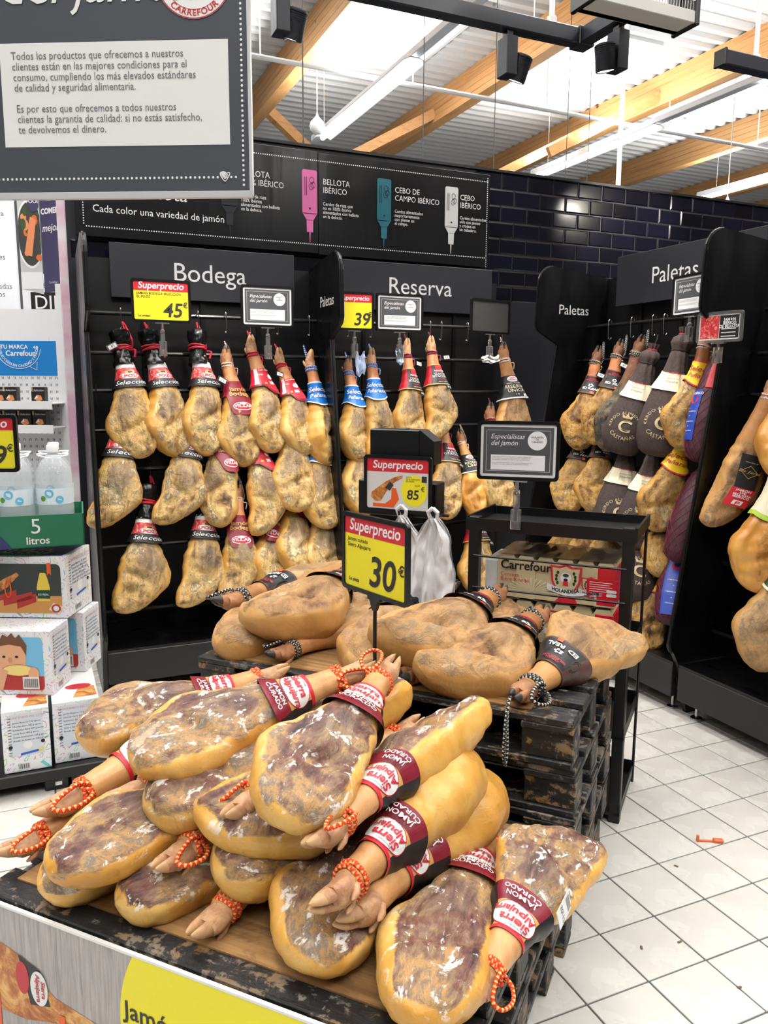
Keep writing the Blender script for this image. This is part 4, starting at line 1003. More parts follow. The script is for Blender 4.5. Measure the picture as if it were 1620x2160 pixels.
ham('F12', up_(-.1, -.4), 'dark red faced ham directly beneath the big top left ham', GF, 'b', 'sierra', 'pale', ('orange', 'loop'), None)
ham('F13', up_(-.2, .1), 'ham between the two big top hams, orange-roped trotter hanging forward', GF, 'c', 'sierra', 'pale', ('orange', 'loop'), 'sierra', None)
ham('F14', up_(-.1, -.35), 'large white-marbled ham at the lower left of the pile', GF, 'a', 'sierra', 'pale', ('orange', 'wrap'), None, wscale=0.84)
ham('F15', up_(0, 0), 'ham whose trotter dangles over the bottom dark ham', GF, 'b', 'sierra', 'pale', ('orange', 'loop'), None)
ham('F16', up_(-.1, -.3), 'ham peeking out below the large lower left ham', GF, 'b', 'sierra', 'pale', ('orange', 'wrap'), None, wscale=0.85)
ham('F17', up_(-.1, -.35), 'dark bottom ham with pale yellow rind resting on the cardboard', GF, 'b', 'sierra', 'pale', ('orange', 'wrap'), None, wscale=0.9)
ham('F18', up_(0, 0), 'bottom ham whose roped trotter lies on the cardboard in front', GF, 'b', 'sierra', 'pale', ('orange', 'wrap'), None)
ham('F19', up_(-.1, -.4), 'ham with greyish fat face just below the big central ham', GF, 'c', 'sierra', 'pale', ('orange', 'wrap'), None)
ham('F20', up_(-.1, -.3), 'small ham end beneath the greyish ham in the pile centre', GF, 'b', 'sierra', 'pale', ('orange', 'wrap'), None)
ham('F21', up_(.1, -.25), 'round grey-faced ham lying on the cardboard in centre foreground', GF, 'a', 'sierra', 'pale', ('orange', 'wrap'), None)

# black cord dangling from the rightmost rear ham over the pallet edge
bpy.context.view_layer.update()
iv = hr9.matrix_world.inverted(); c0 = Vector(HP['R9'][1])
pts = smooth_pts([c0+Vector((.02, .02, .02)), c0+Vector((-.012, -.012, .0)), c0+Vector((-.02, -.022, -.05)), c0+Vector((-.016, -.02, -.12)), c0+Vector((-.024, -.026, -.165))])
m_ = MB().tube([iv @ p for p in pts], .005, 6, uvs=True); pts2 = smooth_pts([c0+Vector((-.012, -.012, .0)), c0+Vector((-.03, -.03, -.06)), c0+Vector((-.036, -.036, -.13)), c0+Vector((-.024, -.026, -.165))]); m_.tube([iv @ p for p in pts2], .005, 6, uvs=True)
m_.build('hanging_cord', ROPE['black'], hr9, True, 60)
# ================================================================== pallets
PR = D2R(-48.3); US = Vector((.747, .665, 0)); UF = Vector((.665, -.747, 0)); RC = Vector((1.247, 1.592, 0))
def pl(f, s, z=0): return RC+UF*f+US*s+Vector((0, 0, z))
def black_wood():
    m = mat('black_painted_wood', S(30, 30, 31), .5); t = NT(m); c = t.coord(); w_ = t.math('MULTIPLY', t.rnd(), 40.0)
    v = t.mapping(c, (2.5, 9, 9)); n = t.noise(v, 3, 6, .65, .5, w_); n2 = t.noise(c, 26, 5, .7, .5, w_)
    base = t.ramp(n, [(.35, S(20, 20, 21)), (.65, S(44, 44, 45))])
    chip = t.step(t.math('ADD', t.math('MULTIPLY', n, .45), t.math('MULTIPLY', n2, .55)), .515, .57)
    chipc = t.ramp(t.noise(c, 6, 2, .5, 0, w_), [(.4, S(132, 128, 120)), (.6, S(150, 112, 62))])
    t.color(t.mix(t.math('MULTIPLY', chip, .8), base, chipc)); t.bump(t.math('ADD', n, n2), .6, .006); return m
PW = black_wood()
PC = {}
def piece(name, L, W, H, parent, loc, rot=0):
    k = (L, W, H)
    if k not in PC:
        o = MB().box(-L/2, L/2, -W/2, W/2, 0, H, c=.003).build(name, PW, parent); PC[k] = o.data
    else: o = put(name, PC[k], parent)
    o.location = loc; o.rotation_euler = (0, 0, rot); return o
def pallet(fL, s0, L, W, z, label, ny, jig):
    c = pl(fL, s0, z)
    t = thing('wooden_pallet', label, 'pallet', c+UF*jig[0]+US*jig[1], PR+jig[2], 'black painted pallets in two stacks')
    # local x along front, y depth; origin = left front corner
    for y in (.05, W/2, W-.05): piece('bottom_board', L, .10, .02, t, (L/2, y, 0))
    for x in (.07, L/2, L-.07):
        for y in (.06, W/2, W-.06): piece('block', .14, .10, .078, t, (x, y, .02), random.uniform(-.02, .02))
        piece('cross_board', .14, W, .02, t, (x, W/2, .098)) if False else None
    for x in (.07, L/2, L-.07):
        o = piece('cross_board', W, .14, .02, t, (x, W/2, .098), math.pi/2)
    bw_ = (W-(ny-1)*.045)/ny
    for k in range(ny):
        piece('deck_board', L, bw_, .02, t, (L/2+random.uniform(-.004, .004), bw_/2+k*(bw_+.045), .118))
    return t
PHT = .138
for k in range(5):
    pallet(-1.2, 0, 1.2, .62, k*PHT, ['rear stack pallet resting on the floor', 'rear stack pallet second from the floor', 'rear stack pallet in the middle of five', 'rear stack pallet second from the top', 'topmost pallet of the rear stack under the brown hams'][k], 5, (random.uniform(-.012, .02) if k < 4 else 0, random.uniform(-.01, .01) if k < 4 else 0, random.uniform(-.012, .012) if k < 4 else 0))
for k in range(3):
    pallet(-1.16, -.86, 1.16, .80, k*PHT, ['front stack pallet resting on the floor', 'middle pallet of the front stack', 'topmost pallet of the front stack under the ham pile'][k], 6, (random.uniform(-.01, .015) if k < 2 else 0, 0, random.uniform(-.01, .01) if k < 2 else 0))
# cardboard sheets
def card_mat():
    m = mat('brown_cardboard', S(176, 136, 88), .65); t = NT(m); c = t.coord(); v = t.mapping(c, (.8, 14, 1)); n = t.noise(v, 3, 5, .6, .4); n2 = t.noise(c, 5, 5, .65, .8); n3 = t.noise(c, 40, 3, .6)
    col = t.ramp(n, [(.35, S(128, 94, 56)), (.55, S(164, 124, 78)), (.7, S(182, 142, 94))])
    col = t.mix(t.math('MULTIPLY', t.step(n2, .52, .62), .55), col, S(98, 68, 38)); t.color(col); t.bump(n, .3, .004); return m
CARD = card_mat()
o = MB().box(.05, 1.03, .06, .77, 0, .004).build('cardboard_sheet', CARD, None, loc=pl(-1.16, -.86, .4145)); o.rotation_euler = (0, 0, PR)
tag(o, 'brown cardboard sheet under the front ham pile', 'cardboard', 'cardboard sheets on the pallets')
o = MB().box(.04, 1.08, .03, .58, 0, .004).build('cardboard_sheet', CARD, None, loc=pl(-1.2, 0, .6905)); o.rotation_euler = (0, 0, PR)
tag(o, 'brown cardboard sheet under the hams on the rear pallet', 'cardboard', 'cardboard sheets on the pallets')
# ------------------------------------------------------------------ front display board
def clip_rect(P, x0, x1, z0, z1):
    def cl(P, f, ins):
        o = []
        for i in range(len(P)):
            a, b = P[i-1], P[i]
            if ins(b):
                if not ins(a): o.append(f(a, b))
                o.append(b)
            elif ins(a): o.append(f(a, b))
        return o
    li = lambda ax, v: (lambda a, b: tuple(a[k]+(b[k]-a[k])*((v-a[ax])/(b[ax]-a[ax])) for k in (0, 1)))
    for ax, v, sg in ((0, x0, 1), (0, x1, -1), (1, z0, 1), (1, z1, -1)):
        P = cl(P, li(ax, v), lambda q: (q[ax]-v)*sg >= -1e-9)
        if not P: return P
    return P
bdm = mat('grey_wood_print', S(172, 166, 164), .4); t_ = NT(bdm); n_ = t_.noise(t_.mapping(t_.coord(), (60, 1, 3)), 2, 6, .65, .8)
t_.color(t_.ramp(n_, [(.3, S(140, 134, 132)), (.55, S(176, 170, 168)), (.75, S(196, 190, 188))]))
hpm = mat('ham_photo_print', S(196, 130, 66), .4); t_ = NT(hpm); c_ = t_.coord(); n_ = t_.noise(c_, 14, 6, .7, 1.2)
t_.color(t_.ramp(n_, [(.32, S(120, 62, 26)), (.46, S(182, 108, 44)), (.6, S(222, 168, 100)), (.75, S(238, 206, 150))]))
db = thing('display_board', 'grey wood-print promotion board with ham photo on the pallet front', 'display board', pl(-1.17, -.866, .0), PR)
MB().box(0, 1.18, -.006, .0, .02, .405, c=.001).build('board', bdm, db)
MB().box(0, 1.18, -.0075, .001, .402, .408).build('edge', PAPER, db)
gd = MB(); ys = -.0068
circ = [(.75+.325*math.cos(2*math.pi*k/60), .245+.325*math.sin(2*math.pi*k/60)) for k in range(60)]
gd.flat(clip_rect(circ, 0, 1.18, .02, .401), ys, 0)
gd.text('Jamón curado', .058, 1, .437, .255, ys-.001, align='LEFT', bold=.012); gd.text('SIERRA ALPUJARRA', .054, 1, .437, .198, ys-.001, align='LEFT', bold=.012)
gd.build('price_circle', [YEL, BLKPRINT], db)
gd = MB()
hamp = [(.0, .33), (.05, .345), (.12, .33), (.19, .285), (.25, .255), (.32, .245), (.38, .235), (.44, .215), (.50, .205), (.51, .19), (.45, .185), (.38, .195), (.30, .20), (.22, .19), (.14, .17), (.06, .17), (0, .2)]
gd.flat([(x*.9+.02, z*1.0-.03) for x, z in hamp][::-1], ys, 0); gd.build('ham_photo', hpm, db)
gd = MB()
gd.flat([(.135, .30), (.20, .28), (.225, .2), (.165, .185)][::-1], ys-.001, 0); gd.disc(.195, .235, .026, .042, ys-.002, 1); gd.disc(.145, .245, .02, .04, ys-.0015, 2)
for k, tt in enumerate(('Sierra', 'Alpujarra')): gd.text(tt, .018, 2, xf=lambda p: (.203-k*.016+p[1], ys-.003, .235-p[0]), bold=.02)
for x in (.05, .25): gd.rect(x, x+.018, .02, .19, ys-.001, 3)
gd.rect(0, .53, .02, .035, ys-.0012, 3)
gd.build('label_print', [BLKPRINT, WHITE, CRED, ORANGEP], db)

# ================================================================== sign holders
CARDBG = mat('sign_card_grey', S(70, 72, 76), .5)
def esp_card(m, W, H, y):   # material indices: 0 white 1 dark 2 grey text
    m.rect(-W/2, W/2, 0, H, y, 0); b = .035*W
    m.rect(-W/2+b, W/2-b, b, H-b, y-.0006, 1)
    for k in (.075,):
        e = k*W
        for (x0, x1, z0, z1) in ((-W/2+e, W/2-e, H-e-.0009, H-e), (-W/2+e, W/2-e, e, e+.0009), (-W/2+e, -W/2+e+.0009, e, H-e), (W/2-e-.0009, W/2-e, e, H-e)): m.rect(x0, x1, z0, z1, y-.0011, 0)
    m.text('Especialistas\ndel jamón', .092*W, 0, -W*.37, H*.73, y-.0012, align='LEFT', shear=.32, lead=.95)
    m.disc(W*.25, H*.70, .125*W, .125*W, y-.0012, 0, 32); m.text('GARANTÍA\nDE\nCALIDAD', .033*W, 2, W*.25, H*.75, y-.0018, bold=.02, lead=.9)
    m.rect(-W*.36, W*.36, H*.13, H*.42, y-.0012, 0)
    m.text('Todos los productos que ofrecemos a nuestros clientes están\nen las mejores condiciones para el consumo, cumpliendo los\nmás elevados estándares de calidad y seguridad alimentaria.\n\nEs por esto que ofrecemos a todos nuestros clientes la garantía\nde calidad: si no estás satisfecho, te devolvemos el dinero.', .021*W, 2, -W*.345, H*.375, y-.0018, align='LEFT', lead=.95)
def super_card(m, W, H, y, lines, price, foot, head='Superprecio', ps=.52, two=None):  # 0 yellow 1 red 2 white 3 black
    r = .03*W
    m.flat(rrect(-W/2, W/2, 0, H, r), y, 0); m.flat(clip_rect(rrect(-W/2, W/2, 0, H, r), -W, W, H*.76, H), y-.0005, 1)
    m.text(head, .17*W if W > H else .16*W, 2, 0, H*.82, y-.001, bold=.018, shear=.15)
    if lines: m.text(lines, .062*W, 3, -W*.45, H*.66, y-.001, align='LEFT', bold=.01, shear=.15)
    if price: m.text(price, ps*H, 3, W*(.2 if ps < .55 else .12), H*.09, y-.001, bold=.018, shear=.15); m.text('€', .2*H, 3, W*.44, H*.34, y-.001, bold=.02)
    if foot: m.text(foot, .055*W, 3, -W*.43, H*.08, y-.001, align='LEFT', bold=.02, shear=.15)
SIGNM = [YEL, RED, WHITE, mat('marker_black', S(48, 46, 44), .6)]
ESPM = [mat('soft_white', S(222, 224, 228), .5), CARDBG, GREYT]
def holder(label, loc, rotz, W, H, kind, clip='clip', tilt=0, args=None, group='price and notice sign holders', frame=BLKPLASTIC, stem=0, cl=.10):
    t = thing('sign_holder', label, 'sign', loc, rotz, group); t.rotation_euler = (tilt, 0, rotz)
    fo = MB(); b = .012
    out, inn = rrect(-W/2-b, W/2+b, -b, H+b, .014), rrect(-W/2, W/2, 0, H, .008)
    n = len(out); vs = [(x, -.006, z) for x, z in out]+[(x, -.006, z) for x, z in inn]+[(x, .006, z) for x, z in out]+[(x, -.001, z) for x, z in inn]
    fs = []
    for i in range(n):
        j = (i+1) % n
        fs += [(i, j, n+j, n+i), (2*n+i, i, i, 2*n+i)[:0] or (i, 2*n+i, 2*n+j, j), (n+i, n+j, 3*n+j, 3*n+i)]
    fs.append(tuple(2*n+i for i in range(n))[::-1] if False else tuple(range(3*n-1, 2*n-1, -1)))
    fo.add(vs, fs); fo.build('frame', frame, t)
    m = MB(); y = -.0015
    m.box(-W/2, W/2, -.0012, .004, 0, H, 0)
    if kind == 'esp': esp_card(m, W, H, y-.0003); m.build('card', ESPM, t)
    elif kind == 'super': super_card(m, W, H, y-.0003, *args); m.build('card', SIGNM, t)
    elif kind == 'blank': m.build('card', mat('smoked_card', S(64, 64, 64), .3), t)
    elif kind == '85':
        m.rect(-W/2, W/2, 0, H, y-.0003, 4); m.rect(-W/2, W/2, H*.74, H, y-.0008, 1); m.text('Superprecio', .165*W, 2, 0, H*.81, y-.0014, bold=.018, shear=.15)
        m.disc(W*.27, H*.38, W*.21, W*.235, y-.0008, 0, 36); m.text('85', .26*H, 3, W*.25, H*.22, y-.0014, bold=.018, shear=.1); m.text('€', .13*H, 3, W*.41, H*.38, y-.0014)
        m.text('Jamón\nGran Selección\nED REAL', .036*W, 3, W*.14, H*.64, y-.0014, align='LEFT', lead=.9); m.text('10,00', .04*W, 3, W*.32, H*.47, y-.0014)
        m.flat([(-W*.44, H*.22), (-W*.36, H*.14), (-W*.27, H*.15), (-W*.2, H*.3), (-W*.12, H*.45), (-W*.02, H*.56), (W*.08, H*.62), (W*.09, H*.68), (-W*.04, H*.64), (-W*.18, H*.55), (-W*.32, H*.42), (-W*.42, H*.32)], y-.0008, 5)
        m.flat([(-W*.40, H*.03), (-W*.06, H*.03), (W*.03, H*.2), (-W*.02, H*.42), (-W*.09, H*.42), (-W*.1, H*.2), (-W*.2, H*.1), (-W*.4, H*.1)], y-.0007, 6)
        m.flat([(-W*.2, H*.42), (-W*.12, H*.36), (-W*.06, H*.48), (-W*.12, H*.55)], y-.001, 3); m.rect(W*.39, W*.47, H*.56, H*.68, y-.0014, 3)
        m.build('card', SIGNM+[mat('pale_card', S(214, 214, 212), .5), hpm, ORANGEP], t)
    elif kind == 'photo':
        m.rect(-W/2, W/2, 0, H, y-.0003, 0); m.rect(-W/2+.006, 0, .006, H-.006, y-.0008, 1); m.rect(.002, W/2-.006, .006, H-.006, y-.0008, 2); m.text('JAMÓN\nIBÉRICO\nDE BELLOTA', .018, 0, W*.25, H*.72, y-.0014, bold=.03, lead=.8)
        for k in range(3): m.rect(.012, W/2-.02, .012+k*.016, .016+k*.016, y-.0014, 0)
        m.build('card', [WHITE, MEATP, BLKPRINT], t)
    if clip == 'clip':      # clear ball-joint clip below
        c = MB().box(-.035, .035, -.006, .008, -b-.006, -b, c=.001).tube([(0, 0, -b-.005), (0, 0, -b-.035)], .006, 8).lathe([(.005, -.012), (.011, -.006), (.012, 0), (.011, .006), (.005, .012)], 10, 0, xf=lambda p: (p[0], p[1], p[2]-b-.042))
        c.box(-.011, .011, -.006, .006, -b-cl, -b-.05, c=.002).box(-.018, -.006, -.012, .012, -b-cl-.02, -b-cl+.05, c=.002).box(.006, .018, -.012, .012, -b-cl-.02, -b-cl+.05, c=.002).box(-.018, .018, -.014, -.010, -b-cl-.022, -b-cl+.01, c=.001)
        c.build('clip', CLEAR, t)
    if stem:
        MB().box(-.03, .03, -.004, .008, -b-.012, -b+.002, c=.002).prism([(-.02, -b-.01), (.02, -b-.01), (.006, -b-.04), (-.006, -b-.04)], -.004, .008).tube([(0, .002, -b-.03), (0, .002, -stem)], .0055, 8).build('stem', BLKPLASTIC, t, True)
    return t
holder('yellow price sign 45 euro under the Bodega header', (.618, 4.10, 1.865), 0, .26, .18, 'super', args=('JAMON BODEGA SELECCION\nEL POZO', '45', 'La unidad'), cl=.14)
holder('dark Especialistas notice right of the 45 euro sign', (1.15, 4.10, 1.86), 0, .255, .185, 'esp', cl=.14)
holder('yellow price sign 39 euro half hidden by rack divider', (1.640, 4.12, 1.862), D2R(-3), .20, .18, 'super', args=('', '39', '', 'Superprecio'), cl=.12)
holder('dark Especialistas notice over the Reserva rack', (1.901, 4.10, 1.862), 0, .262, .18, 'esp', cl=.12)
holder('empty smoky black sign frame right of the Reserva notices', (2.41, 3.98, 1.86), D2R(14), .285, .165, 'blank', cl=.12)
holder('dark Especialistas notice under the Paletas header', (2.88, 2.95, 1.90), D2R(-96), .245, .17, 'esp', cl=.10)
holder('small photo card reading jamón ibérico de bellota', (2.80, 2.69, 1.762), D2R(-84), .21, .11, 'photo', cl=.07, frame=CLEAR, tilt=0)
holder('yellow price sign 30 euro on a thin black pole between the pallets', (.846, 1.975, .985), D2R(-76), .275, .20, 'super', clip=None, args=('Jamon curado\nSierra Alpujarra', '30', 'La pieza', 'Superprecio', .6), stem=.57)
holder('large dark Especialistas notice clipped on the black stand', (1.572, 2.385, 1.235), D2R(-40), .265, .185, 'esp', cl=.155)
# ------------------------------------------------------------------ pole with sign box and bags
pb = thing('sign_pole', 'black pole with two mailbox-like holders carrying the 85 euro sign', 'sign stand', (1.255, 2.66, 0), PR)
MB().box(-.018, .018, -.018, .018, .01, 1.40, c=.003).build('pole', BLACKP, pb)
MB().box(-.16, .16, -.16, .16, 0, .012, c=.002).build('base', BLACKP, pb)
MB().box(-.125, .075, -.03, .05, 1.27, 1.395, c=.004).build('holder_box', BLACKP, pb); MB().prism([(.075, 1.395), (.075, 1.27), (.13, 1.27), (.13, 1.355)], -.03, .05).build('holder_flap', BLACKP, pb)
MB().box(-.17, .145, -.035, .05, 1.075, 1.205, c=.004).build('holder_box', BLACKP, pb)
for x in (.02, .16): MB().tube([(x, 0, 1.09), (x, -.06, 1.085), (x, -.085, 1.09), (x, -.09, 1.105)], .004, 6).build('bag_hook', BLKPLASTIC, pb)
MB().tube([(0, 0, 1.085), (.18, -.0, 1.085)], .006, 6).build('hook_arm', BLKPLASTIC, pb)
q_ = Vector((1.255, 2.66, 0))-US*.055+UF*.0
holder('yellow and white price sign 85 euro on the black pole', (q_.x, q_.y, 1.105), PR, .245, .185, '85', clip=None)
BAGM = mat('white_bag_film', S(232, 233, 236), .35, trans=.0); BAGM.node_tree.nodes['Principled BSDF'].inputs['Subsurface Weight'].default_value = .0
def bag(x, y, w_, h_, seed, label, logo=False):
    o = pb.matrix_world
    c = Vector((1.255, 2.66, 0))+UF*x+US*y
    t = thing('carrier_bag', label, 'bag', (c.x, c.y, 1.09-h_), PR, 'white carrier bags on hooks')
    NX, NZ = 26, 24; vs = []
    for side in (0, 1):
        for j in range(NZ+1):
            v_ = j/NZ; ww = w_*(.5+.5*(1-v_)**.6) if v_ < .78 else w_*(.5+.5*.22**.6)*(1-(v_-.78)/.22*.82)
            for i in range(NX+1):
                u = i/NX-.5; nn = noise.noise(Vector((u*5+seed, v_*2.2, side*3+seed))); fold = math.sin(u*19+seed*2+nn*3)
                y_ = (-1 if side == 0 else 1)*(.012+.018*math.cos(u*math.pi)*(1-v_*.6))+.010*fold*(.4+.6*v_)+.02*nn+.012*noise.noise(Vector((u*11+seed, v_*7, side*2)))+.008*abs(noise.noise(Vector((u*16, v_*13+seed, side))))
                vs.append((u*ww+.015*noise.noise(Vector((v_*3, seed, u))), y_, v_*h_))
    fs = []; K = (NX+1)*(NZ+1)
    for side in (0, 1):
        for j in range(NZ):
            for i in range(NX): a = side*K+j*(NX+1)+i; fs.append((a, a+1, a+NX+2, a+NX+1))
    m = MB().add(vs, fs); m.build('bag_film', BAGM, t, True, 70)
    for s in (-1, 1): MB().tube([(s*.012*w_/.2, 0, h_*.97), (s*.018, -.01, h_+.02), (0, -.012, h_+.035)], .008, 6).build('handle', BAGM, t, True)
    if logo:
        g = MB(); yy = -.058
        g.tube([(-.03+.026*math.cos(k*.35), yy, .12+.034*math.sin(k*.35)) for k in range(17)], .0022, 5).tube([(-.03+.014*math.cos(k*.5), yy-.001, .12+.018*math.sin(k*.5)) for k in range(13)], .002, 5, closed=True).tube([(-.03, yy, .155), (-.03, yy, .18)], .002, 5).tube([(-.045, yy, .17), (-.015, yy, .17)], .002, 5)
        g.build('bag_logo', mat('bag_grey', S(150, 156, 162), .6), t)
bag(.03, -.075, .17, .33, 1.0, 'white plastic carrier bag with grey round emblem, left one below the sign box', True)
bag(.155, -.085, .18, .34, 6.0, 'white plastic carrier bag, right one beside the black stand post')

# ------------------------------------------------------------------ black stand with beer packs
sp = Vector((1.471, 2.507, 0))+US*.0
st = thing('display_stand', 'black metal stand with rods and tray top behind rear pallet', 'stand', sp, PR)
SW, SD, SH = .55, .35, 1.08
for x in (0, SW): MB().box(x-.02, x+.02, 0, .04, 0, SH, c=.003).build('post', BLACKP, st)
for x in (-.02, SW+.02): MB().tube([(x, SD, .0), (x, SD, SH-.01)], .006, 6).build('rear_rod', BLACKP, st)
MB().box(-.03, SW+.03, .0, SD+.01, SH-.045, SH-.038).box(-.03, SW+.03, SD, SD+.008, SH-.04, SH-.008).box(-.03, SW+.03, -.004, .004, SH-.05, SH-.005).box(SW+.022, SW+.03, 0, SD, SH-.04, SH+.0).box(-.03, -.022, 0, SD, SH-.04, SH).build('top_tray', BLACKP, st)
for z in (.935, .815): MB().tube([(0, .0, z), (SW, 0, z)], .0045, 6).build('front_rod', BLACKP, st)
for z in (.04, .33, .61): MB().box(-.02, SW+.02, .0, SD, z-.012, z).box(-.02, SW+.02, SD-.006, SD, z-.01, z+.05).box(SW+.014, SW+.02, 0, SD, z-.01, z+.03).build('shelf', BLACKP, st)
BEIGE = mat('beer_carton', S(206, 190, 150), .32)
def shield(m, x, z, s, y):
    P = [(x-.5*s, z+.5*s), (x-.2*s, z+.48*s), (x, z+.56*s), (x+.2*s, z+.48*s), (x+.5*s, z+.5*s), (x+.45*s, z), (x+.25*s, z-.4*s), (x, z-.58*s), (x-.25*s, z-.4*s), (x-.45*s, z)]
    m.flat(P[::-1], y, 1); m.flat([(x+(a-x)*.86, z+(b-z)*.86) for a, b in P][::-1], y-.0006, 0)
    m.disc(x, z+.12*s, .17*s, .18*s, y-.0012, 2, 14); m.disc(x, z+.2*s, .1*s, .06*s, y-.0018, 4, 8); m.disc(x, z+.06*s, .07*s, .05*s, y-.0018, 3, 8); m.rect(x-.08*s, x+.08*s, z-.13*s, z+.02*s, y-.0018, 1)
    for sg_ in (-1, 1):
        for k in range(4): m.disc(x+sg_*(.25+.05*math.sin(k))*s, z+(.28-k*.11)*s, .045*s, .06*s, y-.0012, 4, 7)
    rb = [(x-.58*s+1.16*s*k/10, z-.24*s-.10*s*math.sin(math.pi*k/10)*1.0-.10*s*(k/10-.5)) for k in range(11)]
    for a, b in zip(rb, rb[1:]): m.flat([(a[0], a[1]-.1*s), (b[0], b[1]-.1*s), (b[0], b[1]+.1*s), (a[0], a[1]+.1*s)], y-.002, 2)
    m.text('HOLANDESA', .165*s, 3, xf=lambda p: (x+p[0], y-.0026, z-.30*s-.10*s*math.sin(math.pi*(p[0]/(1.16*s)+.5))+p[1]+.04*s), bold=.035, xs=.88)
def beer(x, z, label):
    t = thing('beer_pack', label, 'beer pack', sp+UF*x+US*.055+Vector((0, 0, z)), PR, 'shrink-wrapped beer packs')
    W, D, H = .43, .26, .158
    b = MB()
    n = 6                            # six can columns bulge through the film
    for k in range(n):
        x0, x1 = W*k/n, W*(k+1)/n
        P = [(x0, 0), (x1, 0), (x1, H*.86), (x1-.012, H), (x0+.012, H), (x0, H*.86)]
        b.prism(P, .006*((k+1) % 2)+.0, D, 0)
    b.build('carton', BEIGE, t)
    g = MB(); y = -.001
    g.text('Carrefour', .046, 3, .012, H*.68, y, align='LEFT', bold=.02); g.text('Cerveza\nBière blonde', .021, 1, .012, H*.5, y, align='LEFT', lead=.85)
    for k in range(15):
        a = math.pi*k/14; g.flat([(.13, .03), (.13+.09*math.cos(a), .03+.05*math.sin(a)), (.13+.09*math.cos(a+.05), .03+.05*math.sin(a+.05))], y+.0002, 5)
    shield(g, .255, H*.5, .115, y); shield(g, .345, H*.42, .07, y)
    g.flat([(.215, .0), (.30, .0), (.29, .02), (.25, .035)], y+.0004, 1)
    g.build('carton_print', [BEIGE, RED, WHITE, BLKPRINT, GREENP, CREAM], t)
    MB().box(.365, W+.002, -.0025, D, .004, H*.9, c=.004).box(.33, .44, -.003, .004, .035, .10, c=.001).build('red_end_panel', mat('red_film', S(206, 30, 48), .25), t)
    g = MB()
    for k in range(5): g.rect(.34, .42-.01*(k % 2), .088-k*.008, .090-k*.008, -.004, 0)
    for k in range(2): g.flat(rrect(.40, .435, .04+k*.014, .051+k*.014, .004), -.0042, 0)
    g.build('small_print', WHITE, t)
    F = MB(); NX = 20
    vs = [(W*i/NX, -.004+D*j/8*1.0, H+.006*noise.noise(Vector((i*.7, j*.9, z*9)))+.006) for j in range(9) for i in range(NX+1)]
    F.add(vs, [(j*(NX+1)+i, j*(NX+1)+i+1, (j+1)*(NX+1)+i+1, (j+1)*(NX+1)+i) for j in range(8) for i in range(NX)])
    F.build('film_top', mat('shrink_film', S(96, 82, 70), .15, alpha=.75), t, True)
beer(.075, .611, 'cream beer pack with red shield, lower of two on the stand')
beer(.078, .779, 'cream beer pack with red shield, upper of two on the stand')
o = MB().box(0, .055, 0, .2, 0, .30, c=.006).build('white_carton', PAPER, None, True, loc=sp+UF*.022+US*.08+Vector((0, 0, .611))); o.rotation_euler = (0, 0, PR); tag(o, 'narrow white carton beside the beer packs on the stand', 'box')
